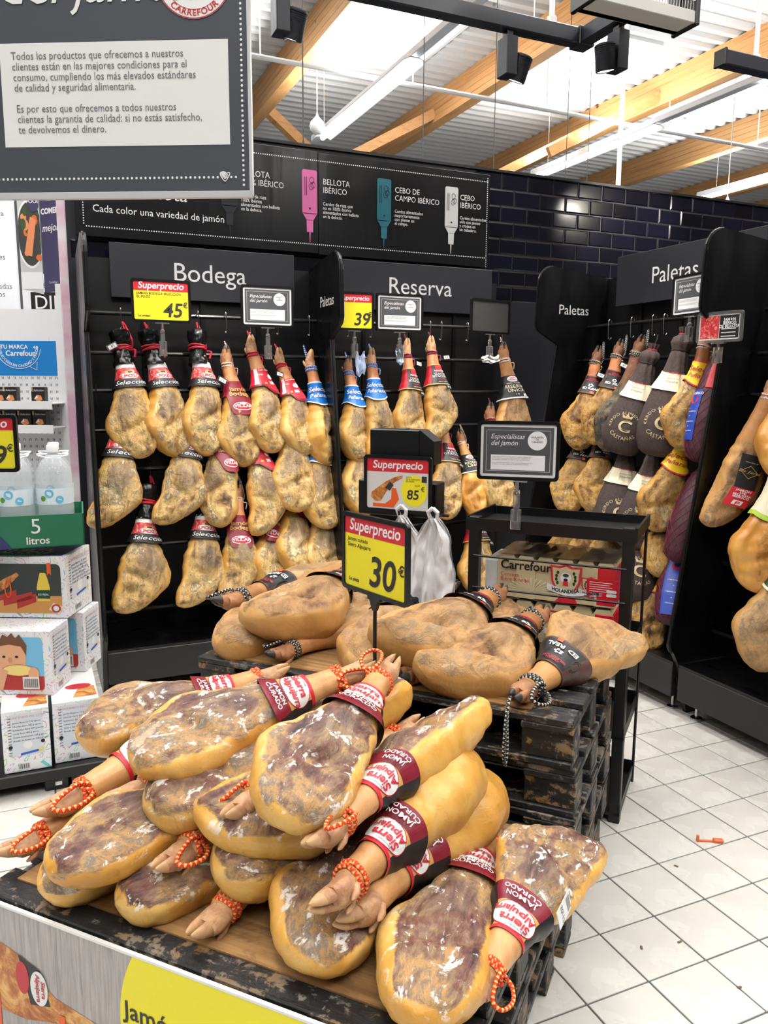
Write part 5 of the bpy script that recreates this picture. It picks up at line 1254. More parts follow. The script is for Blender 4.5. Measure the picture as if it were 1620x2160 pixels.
# ================================================================== cloth bags and netted pieces on the Paletas rack
CLOTH = mat('brown_cloth', S(66, 54, 54), .85); t_ = NT(CLOTH); n_ = t_.noise(t_.coord(), 120, 3, .6); t_.color(t_.ramp(n_, [(.3, S(54, 44, 44)), (.7, S(76, 62, 61))])); t_.bump(n_, .3, .002)
def cloth_ham(hid, label, face, txt=True):
    A, B = Vector(HP[hid][0]), Vector(HP[hid][1]); L = (B-A).length; s = L/.6
    zx = (B-A).normalized(); f = Vector(face); yx = -(f-zx*f.dot(zx)).normalized(); xx = yx.cross(zx)
    M = Matrix(((xx.x, yx.x, zx.x*s, A.x), (xx.y, yx.y, zx.y*s, A.y), (xx.z, yx.z, zx.z*s, A.z), (0, 0, 0, 1)))
    t = thing('bagged_ham', label, 'bagged ham', group='hams in brown cloth bags', mw=M)
    prf = [(0, .03), (.004, .06), (.02, .088), (.07, .112), (.14, .120), (.22, .110), (.30, .088), (.37, .066), (.43, .052), (.475, .046), (.49, .040), (.495, .037), (.505, .042), (.53, .052), (.555, .045), (.57, .022), (.575, .018), (.59, .026), (.605, .032)]
    n = 40; vs = []
    def cp(z, a, off=0):
        for (z0, r0), (z1, r1) in zip(prf, prf[1:]):
            if z <= z1: r = r0+(r1-r0)*(z-z0)/(z1-z0); break
        fold = .0035*math.sin(a*9+z*20)*(1 if z > .3 else .35)+.007*noise.noise(Vector((math.cos(a)*2, math.sin(a)*2, z*9+A.y*7)))
        return Vector(((r+fold+off)*math.cos(a), (r+fold+off)*.72*math.sin(a), z))
    zs = []
    for (z0, _), (z1, _) in zip(prf, prf[1:]): zs += [z0+(z1-z0)*k/3 for k in range(3)]
    zs.append(.605)
    for z in zs: vs += [cp(z, 2*math.pi*k/n) for k in range(n)]
    fs = [(i*n+k, i*n+(k+1) % n, (i+1)*n+(k+1) % n, (i+1)*n+k) for i in range(len(zs)-1) for k in range(n)]+[tuple(range(n))[::-1]]
    b = MB().add(vs, fs).build('cloth_bag', CLOTH, t, True, 80)
    MB().tube([cp(.495, 2*math.pi*k/16, .003) for k in range(16)], .004, 6, closed=True).build('tie_cord', mat('dark_cord', S(40, 32, 32), .8), t, True)
    MB().tube([cp(.573, 2*math.pi*k/12, .003) for k in range(12)], .0025, 5, closed=True).build('red_tie', RED, t, True)
    MB().tube([(0, 0, .60), (.004, .004, .63), (0, .006, .66)], .003, 5).build('hanging_loop', mat('dark_cord', S(40, 32, 32), .8), t)
    g = MB()
    pt = lambda x, z, off=.004: cp(z, -math.pi/2+x/.10, off)
    if txt:
        c0, R_ = .145, .062
        def arc(s_, r, a0, flip, size):
            vs, fs = text2d(s_, size, sp=1.1)
            def f(p):
                if not flip: a = math.pi/2-p[0]/r; rr = r+p[1]
                else: a = -math.pi/2+p[0]/r; rr = r-p[1]
                return pt(rr*math.cos(a), c0+rr*math.sin(a))
            g.add(vs, fs, 0, f)
        arc('CERDO ALIMENTADO', R_, 0, False, .021); arc('CASTAÑAS', R_+.013, 0, True, .026)
        g.add(*(lambda v: (v[0], v[1], 0, lambda p: pt(p[0], c0-.03+p[1])))(text2d('C', .085, bold=.02)))
        cr = [(-.02, .045), (.02, .045), (.026, .066), (.01, .054), (0, .07), (-.01, .054), (-.026, .066)]
        g.add([pt(x, c0+z-.004, .004) for x, z in cr], [tuple(range(7))]); 
        for sg_ in (-1, 1): g.add([pt(sg_*R_*1.08+.004*math.cos(k*1.05), c0-.012+.004*math.sin(k*1.05)) for k in range(6)], [tuple(range(6))])
        g.build('bag_print', mat('sand_print', S(196, 178, 136), .7), b)
    # paper band
    w = MB()
    for i in range(5):
        for k in range(18):
            q = []
            for a, j in ((k, i), (k+1, i), (k+1, i+1), (k, i+1)):
                aa = -math.pi/2-1.7+3.4*a/18; z = .315-.02*math.cos((a/18-.5)*3)+(.085)*j/5; q.append(cp(z, aa, .004+.006*(1-j/5)))
            w.add(q, [(0, 1, 2, 3)], 0)
    wo = w.build('paper_band', CREAM, t, True)
    g = MB(); 
    for k, (tt, sz, z, mi) in enumerate((('CASTAÑAS', .014, .375, 0), ('alimentado con', .009, .352, 1), ('Castañas', .013, .335, 1))): g.text(tt, sz, mi, xf=lambda p: cp(z+p[1], -math.pi/2+p[0]/.075, .013), bold=.01)
    g.build('lettering', [CRED, mat('brown_ink', S(110, 80, 60), .6)], wo)
cloth_ham('P4', 'brown cloth bagged ham with full gold Castañas ring, top Paletas row left', fp(40))
cloth_ham('P5', 'brown cloth bagged ham partly behind the yellow-labelled one, top Paletas row', fp(44))
cloth_ham('P10', 'brown cloth bagged ham in the second row left, behind the stand top', fp(60))
cloth_ham('P11', 'brown cloth bagged ham in the second row right, behind the stand corner', fp(45))
cloth_ham('P17', 'brown cloth bagged ham lowest, behind the right stand post', fp(58))
NETB = mat('netted_meat', S(58, 22, 34), .55)
t_ = NT(NETB); uv = t_.add('ShaderNodeUVMap').outputs[0]; t_.color(t_.ramp(t_.noise(t_.coord(), 14, 4, .6), [(.35, S(40, 16, 26)), (.65, S(72, 30, 42))]))
NETS = mat('net_strand', S(124, 28, 58), .6)
def net_ham(hid, label, face, tags):
    A, B = Vector(HP[hid][0]), Vector(HP[hid][1]); L = (B-A).length
    zx = (B-A).normalized(); f = Vector(face); yx = -(f-zx*f.dot(zx)).normalized(); xx = yx.cross(zx)
    M = Matrix(((xx.x, yx.x, zx.x, A.x), (xx.y, yx.y, zx.y, A.y), (xx.z, yx.z, zx.z, A.z), (0, 0, 0, 1)))
    t = thing('netted_ham', label, 'netted ham', group='boneless hams in maroon net', mw=M)
    prf = [(0, .015), (.02, .04), (.07, .066), (.35, .082), (.6, .076), (.8, .06), (.92, .042), (.97, .022), (1, .012)]
    def cp(v_, a, off=0):
        for (z0, r0), (z1, r1) in zip(prf, prf[1:]):
            if v_ <= z1: r = r0+(r1-r0)*(v_-z0)/(z1-z0); break
        return Vector(((r+off)*math.cos(a), (r+off)*.85*math.sin(a), v_*L))
    n = 28; zs = [k/30 for k in range(31)]
    vs = [cp(z, 2*math.pi*k/n) for z in zs for k in range(n)]
    fs = [(i*n+k, i*n+(k+1) % n, (i+1)*n+(k+1) % n, (i+1)*n+k) for i in range(30) for k in range(n)]+[tuple(range(n))[::-1]]
    MB().add(vs, fs).build('meat_roll', NETB, t, True)
    g = MB(); NS = 13
    for d in (-1, 1):
        for k in range(NS): g.tube([cp(.01+.97*q/40, 2*math.pi*k/NS+d*q/40*L*9, .0012) for q in range(41)], .0011, 4)
    tag(g.build('net', NETS, t), kind='stuff')
    MB().tube([cp(.965, 2*math.pi*k/10, .002) for k in range(10)], .0035, 6, closed=True).build('clip_ring', CREAM, t)
    MB().tube([(0, 0, L*.98), (.003, .002, L+.03), (0, .004, L+.06)], .003, 5).build('hanging_loop', STEEL, t)
    for (v0, v1, am, mi, lines, yaw) in tags:
        m = MB()
        for i in range(6):
            for k in range(10):
                m.add([cp(v0+(v1-v0)*(i+b)/6, -math.pi/2+yaw+am*(2*(k+a)/10-1), .004) for a, b in ((0, 0), (1, 0), (1, 1), (0, 1))], [(0, 1, 2, 3)], 0)
        o = m.build('label', mi, t, True)
        g = MB(); vm = (v0+v1)/2
        for j, (tt, sz, fv) in enumerate(lines): g.text(tt, sz, 0, xf=lambda p: cp(v0+(v1-v0)*fv+p[1]/L, -math.pi/2+yaw+p[0]/.085, .0055), bold=.02)
        rd = [cp(v0+(v1-v0)*.8+.02/L*math.sin(k*.5), -math.pi/2+yaw+.35*math.cos(k*.5), .005) for k in range(13)]
        g.add(rd, [tuple(range(13))], 1)
        g.build('label_print', [WHITE, RED], o)
BL = [('LOTE IBÉRICO', .016, .9), ('1 Pieza de Cabecero', .008, .55), ('+', .014, .45), ('1 Salchichón Ibérico', .008, .35), ('+', .014, .25), ('1 Chorizo Ibérico', .008, .17)]
net_ham('P7', 'maroon netted roll with red and blue labels at top right of Paletas rack', fp(40), [(.62, .93, .75, CRED, [('Lote de', .014, .5), ('Ibéricos', .014, .38), ('IBÉRICO', .012, .62)], .3), (.16, .6, .5, DBLUE, BL, -1.0)])
net_ham('P13', 'maroon netted roll without label in the second row by the divider', fp(40), [])
net_ham('P16', 'maroon netted roll with large blue label, lowest by the divider', fp(40), [(.08, .82, .62, DBLUE, BL, .0)])
# ------------------------------------------------------------------ S-hooks
def s_hook(p, rotz, label, grp='steel hooks on the rack bars', h=.1):
    r = .012; P = [(0, -r*math.sin(a), r*math.cos(a)+0) for a in [D2R(x) for x in range(-120, 91, 30)]]
    pts = [(0, .024*math.cos(D2R(a))*.5-.012, .012*math.sin(D2R(a))) for a in range(-20, 181, 25)]
    pts += [(0, -.024, -.03), (0, -.022, -h+.02)]+[(0, -.022+.011*(1-math.cos(D2R(a)))-.0, -h+.012-.012*math.sin(D2R(a))) for a in range(0, 181, 30)]
    o = MB().tube(pts, .0026, 6).build('steel_hook', STEEL, None, True, loc=p); o.rotation_euler = (0, 0, rotz); tag(o, label, 'hook', grp)
hk = [('B%d' % i) for i in range(1, 8)]+['S%d' % i for i in range(1, 6)]
names = ['first', 'second', 'third', 'fourth', 'fifth', 'sixth', 'seventh']
for i, k in enumerate(hk):
    b = Vector(HP[k][1])
    s_hook((b.x+.015, 4.34, 1.925), 0, 'steel hook holding the %s ham of top %s row' % (names[i if i < 7 else i-7], 'Bodega' if i < 7 else 'Reserva'))
for i, (x, z) in enumerate(((2.28, 1.925), (2.46, 1.925))): s_hook((x, 4.34, z), 0, 'empty steel hook on top Reserva bar, %s one' % ('left', 'right')[i])
for i, (x, z, n) in enumerate(((.31, 1.535, 'far left'), (.52, 1.535, 'beside the second label'), (.93, 1.535, 'beside the Villar label'), (.44, 1.135, 'left of middle row'), (.56, 1.135, 'between the middle row hams'))): s_hook((x, 4.31-(1.91-z)*.0, z), 0, 'empty steel hook on a lower Bodega bar, %s' % n)
for i, k in enumerate(('P1', 'P2', 'P3', 'P4', 'P5', 'P6', 'P7')):
    b = Vector(HP[k][1]); s_hook((3.10, b.y, 1.925), -math.pi/2, 'steel hook over the %s piece of top Paletas row' % names[i])
# ------------------------------------------------------------------ big hanging notice, upper left
bs = thing('hanging_notice', 'large dark quality notice with white text panel hanging near the camera', 'sign', (.434, 1.655, 1.93), D2R(-27.5))
W, H = .85, .60
MB().box(-W, 0, 0, .009, .006, H, c=.002).build('panel', mat('notice_graphite', S(66, 70, 76), .5), bs)
MB().box(-W-.003, .003, -.002, .011, -.004, .009, c=.001).box(-.002, .004, -.002, .011, 0, H).build('edge_strip', mat('alu_edge', S(206, 208, 210), .3, .2), bs)
MB().rect(-.505, -.040, .097, .293, -.0008, 0).build('text_panel', mat('notice_paper', S(232, 232, 230), .6), bs)
g = MB(); dotline(g, -W+.02, .035, -.03, .035, -.0008, .0093, .0026); dotline(g, -.014, .02, -.014, H, -.0008, .0093, .0026); g.build('dotted_border', WHITE, bs)
g = MB(); hx, hz = -.052, .036
for k in range(6): g.tube([(hx-.008+.0016*k, -.0016, hz+.010-abs(k-2.5)*.0004), (hx-.006+.0026*k, -.0016, hz-.006+abs(k-2.5)*.003)], .0012, 4)
g.tube([(hx+.010*math.copysign(abs(math.sin(a))**1.5, math.sin(a)), -.0016, hz+.012*math.cos(a)*.6-.004*math.cos(2*a)+.002) for a in [k*.314 for k in range(20)]], .001, 4, closed=True); g.build('heart', WHITE, bs)
g = MB()
for k, (x, z, tt) in enumerate(((-.458, .262, 'Todos los productos que ofrecemos a nuestros'), (-.457, .241, 'clientes están en las mejores condiciones para el'), (-.456, .220, 'consumo, cumpliendo los más elevados estándares'), (-.455, .199, 'de calidad y seguridad alimentaria.'), (-.453, .157, 'Es por esto que ofrecemos a todos nuestros'), (-.452, .136, 'clientes la garantía de calidad: si no estás satisfecho,'), (-.451, .115, 'te devolvemos el dinero.'))):
    g.text(tt, .0212, 0, x-.024, .262-(.262-z)*.945, -.0018, align='LEFT', xs=.86)
    if k in (3, 6): g.build('paragraph', GREYT, bs); g = MB()
g = MB(); g.text('Especialistas\ndel jamón', .10, 0, -.30, .46, -.0018, shear=.32, lead=.95); g.build('script_title', WHITE, bs)
g = MB(); g.disc(-.105, .405, .075, .075, -.0012, 0, 40)
def ringp(r0, r1, mi, y):
    n = 48
    for k in range(n): 
        a, b = 2*math.pi*k/n, 2*math.pi*(k+1)/n; g.flat([(-.105+r0*math.cos(a), .405+r0*math.sin(a)), (-.105+r1*math.cos(a), .405+r1*math.sin(a)), (-.105+r1*math.cos(b), .405+r1*math.sin(b)), (-.105+r0*math.cos(b), .405+r0*math.sin(b))], y, mi)
ringp(.0725, .0745, 1, -.0018); ringp(.057, .058, 1, -.0018)
vs, fs = text2d('CARREFOUR', .016, bold=.02, sp=1.1); g.add(vs, fs, 1, lambda p: (-.105+(.069-p[1])*math.cos(-math.pi/2+p[0]/.062), -.0018, .405+(.069-p[1])*math.sin(-math.pi/2+p[0]/.062)))
g.build('quality_seal', [PAPER, CRED], bs)
for x in (-.06, -W+.06): MB().tube([(x, .009, H), (x, .009, DZ-1.93-.05)], .002, 5).build('suspension_wire', STEEL, bs)

# ------------------------------------------------------------------ left: gift boxes, water, shelves
BOXM = mat('doodle_carton', S(236, 236, 238), .45); t_ = NT(BOXM); c_ = t_.coord(); vz = t_.add('ShaderNodeTexVoronoi'); vz.inputs['Scale'].default_value = 26; vz.feature = 'DISTANCE_TO_EDGE'; t_.link(c_, vz.inputs['Vector'])
vc = t_.add('ShaderNodeTexVoronoi'); vc.inputs['Scale'].default_value = 26; t_.link(c_, vc.inputs['Vector'])
lines_ = t_.math('LESS_THAN', t_.math('ABSOLUTE', t_.math('SUBTRACT', vz.outputs['Distance'], .16)), .022)
pick = t_.math('GREATER_THAN', t_.noise(c_, 60, 2), .45)
hs = t_.add('ShaderNodeHueSaturation'); t_.link(vc.outputs['Color'], hs.inputs['Color']); hs.inputs['Saturation'].default_value = 1.2; hs.inputs['Value'].default_value = .75
t_.color(t_.mix(t_.math('MULTIPLY', t_.math('MULTIPLY', lines_, pick), .8), S(238, 238, 240), hs.outputs[0]))
NOTE = mat('notebook_print', S(214, 220, 228), .5); PENB = mat('pencil_blue', S(54, 92, 190), .5); PENY = mat('pencil_yellow', S(232, 214, 80), .5); SKINP = mat('skin_print', S(226, 170, 130), .5); HAIRP = mat('hair_print', S(112, 74, 48), .5); SKYP = mat('sky_print', S(120, 190, 226), .5)
CHOR = mat('chorizo_print', S(176, 52, 48), .5); TABLEP = mat('table_print', S(206, 146, 78), .5); OILP = mat('oil_print', S(226, 196, 70), .4); CHALK = mat('chalk_print', S(52, 58, 56), .5); HOLE = mat('punch_hole', S(10, 10, 10), .9); BREAD = mat('bread_print', S(240, 214, 130), .5)
def end_print(m, W, H, y):   # notebook face, lower left origin ; 0 note 1 black 2 blue 3 yellow 4 grey 5 red
    m.rect(.16*W, .86*W, .26*H, .94*H, y, 0)
    for k in range(14): m.rect(.12*W, .19*W, (.28+k*.046)*H, (.292+k*.046)*H, y-.0005, 4)
    m.text('CONTENIDO DEL LOTE', .07*W, 5, .52*W, .87*H, y-.0006)
    for k, tt in enumerate(('Jamón Reserva 7 Kg aprox.', 'Chorizo Extra 400 g aprox.', 'Salchichón Extra 400 g aprox.', 'Lomo Extra 400 g aprox.', 'Queso Semicurado 250 g aprox.', 'Botella de Aceite de Oliva Virgen 1 l.')): m.text(tt, .055*W, 1, .22*W, (.79-k*.058)*H, y-.0006, align='LEFT', shear=.15)
    m.disc(.52*W, .43*H, .1*W, .1*W, y-.0006, 6, 18)
    m.disc(.16*W, .42*H, .045*W, .03*H, y-.0012, 1, 12); m.disc(.84*W, .46*H, .045*W, .03*H, y-.0012, 1, 12)
    m.add([(.36*W, y-.0012, .27*H), (.36*W, y-.0012, .305*H), (.74*W, y-.0012, .335*H), (.74*W, y-.0012, .30*H)], [(0, 3, 2, 1)], 2)
    m.add([(.74*W, y-.0012, .30*H), (.74*W, y-.0012, .335*H), (.86*W, y-.0012, .345*H), (.86*W, y-.0012, .31*H)], [(0, 3, 2, 1)], 3)
    m.flat([(.28*W, .28*H), (.36*W, .27*H), (.36*W, .305*H)], y-.0012, 6)
    for k in range(11): m.rect((.3+k*.022)*W, (.3+k*.022+(.006, .012)[k % 2])*W, .05*H, .13*H, y-.0006, 1)
ENDM = [NOTE, BLKPRINT, PENB, PENY, GREYT, mat('faint_red', S(214, 150, 150), .6), WHITE]
def gift_box(label, p, rotz, L, D, H, faces):
    """local: x 0..L to the right, y 0..D away; front face y=0, right end x=L"""
    t = thing('gift_box', label, 'box', p, rotz, 'school-print ham gift boxes')
    MB().box(0, L, 0, D, 0, H, c=.002).build('carton', BOXM, t)
    for f in faces:
        m = MB()
        if f == 'end_right':
            end_print(m, D, H, -.001)
            m.v = [(L-y_, x_, z_) for x_, y_, z_ in m.v]; m.build('notebook_print', ENDM, t)
        elif f == 'end_front': end_print(m, L, H, -.001); m.build('notebook_print', ENDM, t)
        elif f == 'food':
            y = -.001; x0 = L-.36; P = rrect(x0-.3, L-.02, .02, H-.03, .02)
            m.flat(P, y, 0); m.flat(clip_rect(P, x0-.3, L, 0, H*.36), y-.0005, 1)
            for (x, z, w_, h_) in ((L-.25, .075, .045, .012), (L-.20, .064, .06, .015), (L-.165, .055, .04, .018)): m.add([(x-w_, y-.001, z-h_), (x+w_, y-.001, z-h_+.03), (x+w_, y-.001, z+h_+.03), (x-w_, y-.001, z+h_)], [(0, 1, 2, 3)], 2)
            m.flat([(L-.40, H*.34), (L-.33, H*.42), (L-.26, H*.62), (L-.20, H*.74), (L-.19, H*.70), (L-.24, H*.5), (L-.30, H*.36), (L-.36, H*.28)][::-1], y-.001, 3)
            m.tube([(L-.238+.012*math.cos(k*.5), y-.002, H*.47+.035*math.sin(k*.5)) for k in range(13)], .003, 5, 7, closed=True)
            m.flat([(L-.118, H*.28), (L-.068, H*.28), (L-.066, H*.5), (L-.074, H*.64), (L-.082, H*.74), (L-.104, H*.74), (L-.112, H*.64), (L-.12, H*.5)], y-.001, 4); m.rect(L-.103, L-.083, H*.74, H*.82, y-.0012, 5); m.rect(L-.119, L-.067, H*.32, H*.46, y-.0015, 5); m.text('ED REAL', .012, 6, L-.093, H*.37, y-.002)
            m.flat([(L-.075, H*.14), (L-.035, H*.06), (L-.012, H*.18), (L-.055, H*.25)], y-.001, 8); m.disc(L-.045, H*.16, .02, .018, y-.0015, 2, 16); m.disc(L-.045, H*.16, .012, .011, y-.002, 6, 12)
            m.flat([(L-.075, H*.70), (L-.067, H*.74), (L-.058, H*.70), (L-.058, H*.90), (L-.075, H*.90)], y-.0012, 7)
            m.build('food_photo', [CHALK, TABLEP, CHOR, hpm, OILP, GREENP, WHITE, ORANGEP, CREAM], t)
            m = MB(); z = H+.0008
            m.add([(L-.45, .02, z), (L-.02, .02, z), (L-.02, D-.02, z), (L-.45, D-.02, z)], [(0, 1, 2, 3)], 0)
            for k, (tt, sz, yy) in enumerate((('VUELTA', .055, .10), ('AL COLE', .055, .055), ('JAMÓN RESERVA', .024, .03))): m.text(tt, sz, 1 if k < 2 else 2, xf=lambda p: (L-.2+p[0], yy+p[1], z+.0008), bold=.02, shear=.25)
            m.build('title_print', [mat('navy_print', S(58, 66, 110), .5), YEL, WHITE], t)
        elif f == 'boy':
            y = -.001; P = rrect(L-.40, L-.03, .02, H-.025, .02); m.flat(P, y, 0); m.flat(clip_rect(P, L-.36, L-.03, 0, H*.30), y-.0005, 1)
            m.disc(L-.16, H*.58, .062, .085, y-.001, 2, 24); hp_ = [(L-.16+.064*math.cos(a), H*.66+.075*math.sin(a)) for a in [math.pi*k/12 for k in range(13)]]+[(L-.215, H*.72), (L-.16, H*.78), (L-.11, H*.74)]
            m.flat([(L-.225, H*.62), (L-.205, H*.76), (L-.16, H*.79), (L-.115, H*.76), (L-.096, H*.62), (L-.092, H*.78), (L-.105, H*.86), (L-.12, H*.95), (L-.135, H*.89), (L-.15, H*.97), (L-.165, H*.91), (L-.185, H*.95), (L-.195, H*.87), (L-.22, H*.84)], y-.0015, 3)
            for sx_ in (-.024, .026): m.disc(L-.16+sx_, H*.6, .007, .005, y-.002, 4, 8)
            m.disc(L-.16, H*.545, .009, .012, y-.0018, 7, 8)
            m.disc(L-.13, H*.36, .07, .032, y-.002, 1, 20); m.disc(L-.13, H*.39, .062, .022, y-.0025, 5, 20)
            m.flat([(L-.235, H*.08), (L-.195, H*.08), (L-.17, H*.38), (L-.20, H*.42), (L-.235, H*.34)], y-.0028, 2); m.disc(L-.07, H*.33, .022, .03, y-.0028, 2, 12)
            m.rect(L-.115, L-.05, .025, .075, y-.003, 6)
            for k in range(14): m.rect(L-.11+k*.004, L-.11+k*.004+(.0015, .0025)[k % 2], .032, .068, y-.0035, 4)
            m.build('boy_photo', [SKYP, CHOR, SKINP, HAIRP, BLKPRINT, BREAD, WHITE, mat('skin_shade_print', S(206, 146, 106), .5)], t)
        elif f == 'top_ham':
            z = H+.0008; m.add([(.0, .02, z), (L, .02, z), (L, D*.8, z), (0, D*.8, z)], [(0, 1, 2, 3)], 0)
            m.add([(L*.45, .03, z+.0006), (L*.98, .03, z+.0006), (L*.95, .14, z+.0006), (L*.6, .13, z+.0006)], [(0, 1, 2, 3)], 1); m.add([(L*.6+.05*math.cos(k*.5), .15+.03*math.sin(k*.5), z+.001) for k in range(13)], [tuple(range(13))], 2)
            m.build('top_print', [WHITE, hpm, CRED], t)
cr = thing('plastic_base', 'black plastic base under the gift boxes at left', 'crate base', (-.9, 3.12, 0))
MB().box(0, 1.1, 0, .8, .05, .095, c=.004).build('deck', BLKPLASTIC, cr)
for x in (.05, .5, .92, 1.0):
    MB().box(x-.05, x+.05, .02, .12, 0, .05, c=.004).build('foot_block', BLKPLASTIC, cr); MB().box(x-.012, x+.012, .017, .02, .02, .035).build('label_square', PAPER, cr)
# lower row: ends toward the aisle
gift_box('gift box standing lower left, notebook print facing the aisle', (-.165, 3.145, .096), 0, .165, .75, .245, ('end_front', 'top_ham'))
gift_box('gift box standing lower right next to the black rack', (.012, 3.165, .096), 0, .17, .75, .245, ('end_front', 'top_ham'))
rz = D2R(-25)
rv = Vector((math.cos(rz), math.sin(rz), 0)); dv = Vector((-math.sin(rz), math.cos(rz), 0))
def corner(p, L): return Vector(p)-rv*L
gift_box('gift box with photo of a boy eating bread, middle of the stack', corner((.02, 3.25, .343), .75), rz, .75, .175, .26, ('boy', 'end_right'))
gift_box('gift box with boy photo mostly hidden, behind in the middle layer', corner((.155, 3.475, .343), .75), rz, .75, .175, .26, ('boy', 'end_right'))
gift_box('gift box with food photo on top of the stack', corner((.094, 3.40, .607), .75), rz, .75, .26, .255, ('food', 'end_right'))
# trays of water
def water_tray(z, label):
    p = Vector((.176-.62, 3.44, z))
    t = thing('water_tray', label, 'bottle tray', p, D2R(-3), 'cardboard trays of water')
    MB().box(0, .62, 0, .006, 0, .13).box(.614, .62, 0, .36, 0, .13).box(0, .006, 0, .36, 0, .13).box(0, .62, .354, .36, 0, .13).box(0, .62, 0, .36, 0, .004).build('tray', mat('tray_green', S(38, 112, 82), .5), t)
    g = MB(); P = [(.30-.19+.19*math.cos(a), .13-.0+.15*math.sin(a)*1.0) for a in [math.pi*k/24 for k in range(24, 49)]]
    g.flat([(0, .0), (0.35, 0), (.33, .03), (.29, .08), (.27, .13), (0, .13)], -.001, 0); g.text('5', .085, 1, .44, .058, -.002); g.text('litros', .042, 1, .445, .015, -.002, bold=.015)
    g.build('tray_print', [mat('tray_navy', S(52, 56, 104), .5), WHITE], t)
    return p
wp = water_tray(.905, 'green cardboard tray printed 5 litros holding the water bottles')
PET = mat('clear_bottle', S(236, 244, 248), .08, alpha=.28); CAP = mat('white_cap', S(244, 246, 248), .4)
BLAB = mat('bottle_label', S(226, 240, 248), .4); AQUA = mat('aqua_print', S(110, 190, 226), .4)
bprof = [(r_*1.08, z_*1.3) for r_, z_ in [(.060, 0), (.066, .006), (.066, .05), (.062, .056), (.066, .062), (.066, .15), (.061, .158), (.066, .166), (.066, .20), (.060, .23), (.045, .252), (.026, .268), (.018, .276), (.018, .285)]]
bt = None
ct, stt = math.cos(D2R(-3)), math.sin(D2R(-3))
k = 0
for r in range(2):
    for c in range(4):
        lx, ly = .07+c*.148+.07*0, .09+r*.15
        pos = (wp.x+lx*ct-ly*stt, wp.y+lx*stt+ly*ct, .912)
        t = thing('water_bottle', '%s row water bottle, %s from the left in the green tray' % (('front', 'back')[r], names[c]), 'bottle', pos, D2R(-3), 'five litre water bottles in the tray')
        if bt is None:
            a = MB().lathe(bprof, 20).build('bottle_body', PET, t, True, 50); b = MB().lathe([(.02, .366), (.023, .368), (.023, .392), (.02, .396)], 16).lathe([(.032, .340), (.032, .346)], 16).build('cap', CAP, t, True)
            m = MB()
            for q in range(16):
                a0, a1 = -math.pi/2-1.5+3*q/16, -math.pi/2-1.5+3*(q+1)/16
                m.add([(.0728*math.cos(a0), .0728*math.sin(a0), .16), (.0728*math.cos(a1), .0728*math.sin(a1), .16), (.0728*math.cos(a1), .0728*math.sin(a1), .225), (.0728*math.cos(a0), .0728*math.sin(a0), .225)], [(0, 1, 2, 3)], 0)
            for cx_, cz_, rr, mi in ((-.02, .12, .018, 1), (.02, .095, .016, 1), (-.045, .10, .011, 2)): m.add([(.0738*math.cos(-math.pi/2+(cx_+rr*math.cos(w2*.4))/.0738), .0738*math.sin(-math.pi/2+(cx_+rr*math.cos(w2*.4))/.0738), cz_+.085+rr*math.sin(w2*.4)) for w2 in range(16)], [tuple(range(16))], mi)
            l = m.build('label', [BLAB, AQUA, mat('leaf_print', S(96, 150, 70), .5)], t, True); h = MB().tube([(-.03, 0, .346), (-.05, 0, .352), (-.06, .01, .358), (.06, .01, .358), (.05, 0, .352), (.03, 0, .346)], .004, 6).build('handle', CAP, t, True)
            bt = [a.data, b.data, l.data, h.data]
        else:
            for me, nm in zip(bt, ('bottle_body', 'cap', 'label', 'handle')): put(nm, me, t)
# price signs at the left edge
holder('yellow back-to-school price sign at the left edge above the water', (-.165, 2.93, 1.275), D2R(-20), .24, .165, 'super', clip=None, args=('VUELTA AL COLE', '49', ''), stem=.36)
holder('tall yellow price sign cut off at the left edge', (-.255, 3.42, 1.47), D2R(-30), .27, .40, 'super', clip=None, args=('', '19', ''), stem=.6)

# ------------------------------------------------------------------ shop beyond: pegboard shelf, posters, gondola
PEG = mat('white_shelf', S(232, 233, 234), .45); SLOT = mat('slot_dark', S(40, 40, 42), .7)
sh = thing('pegboard_shelf', 'white perforated shelf end with rows of dark chocolate boxes', 'shelf unit', (-.55, 5.42, .0), D2R(-24))
MB().box(0, .80, 0, .02, .05, 1.98).box(.80, .83, -.02, .03, 0, 2.12).box(-.03, 0, -.02, .03, 0, 2.1).build('back_panel', PEG, sh)
g = MB()
for j in range(30):
    for i in range(22):
        z = .62+j*.04
        for d in (0, .008): g.rect(.03+i*.035+d, .033+i*.035+d, z, z+.014, -.0008)
tag(g.build('slots', SLOT, sh), kind='stuff')
for z in (1.445, 1.31, .95): MB().box(-.02, .82, -.2, 0, z-.006, z).box(-.02, .82, -.206, -.2, z-.035, z+.012).build('shelf_board', PEG, sh)
CH = [mat('chocolate_black', S(34, 31, 29), .4), mat('chocolate_orange', S(214, 134, 84), .5), GOLD, WHITE]
cb = None; nch = 0
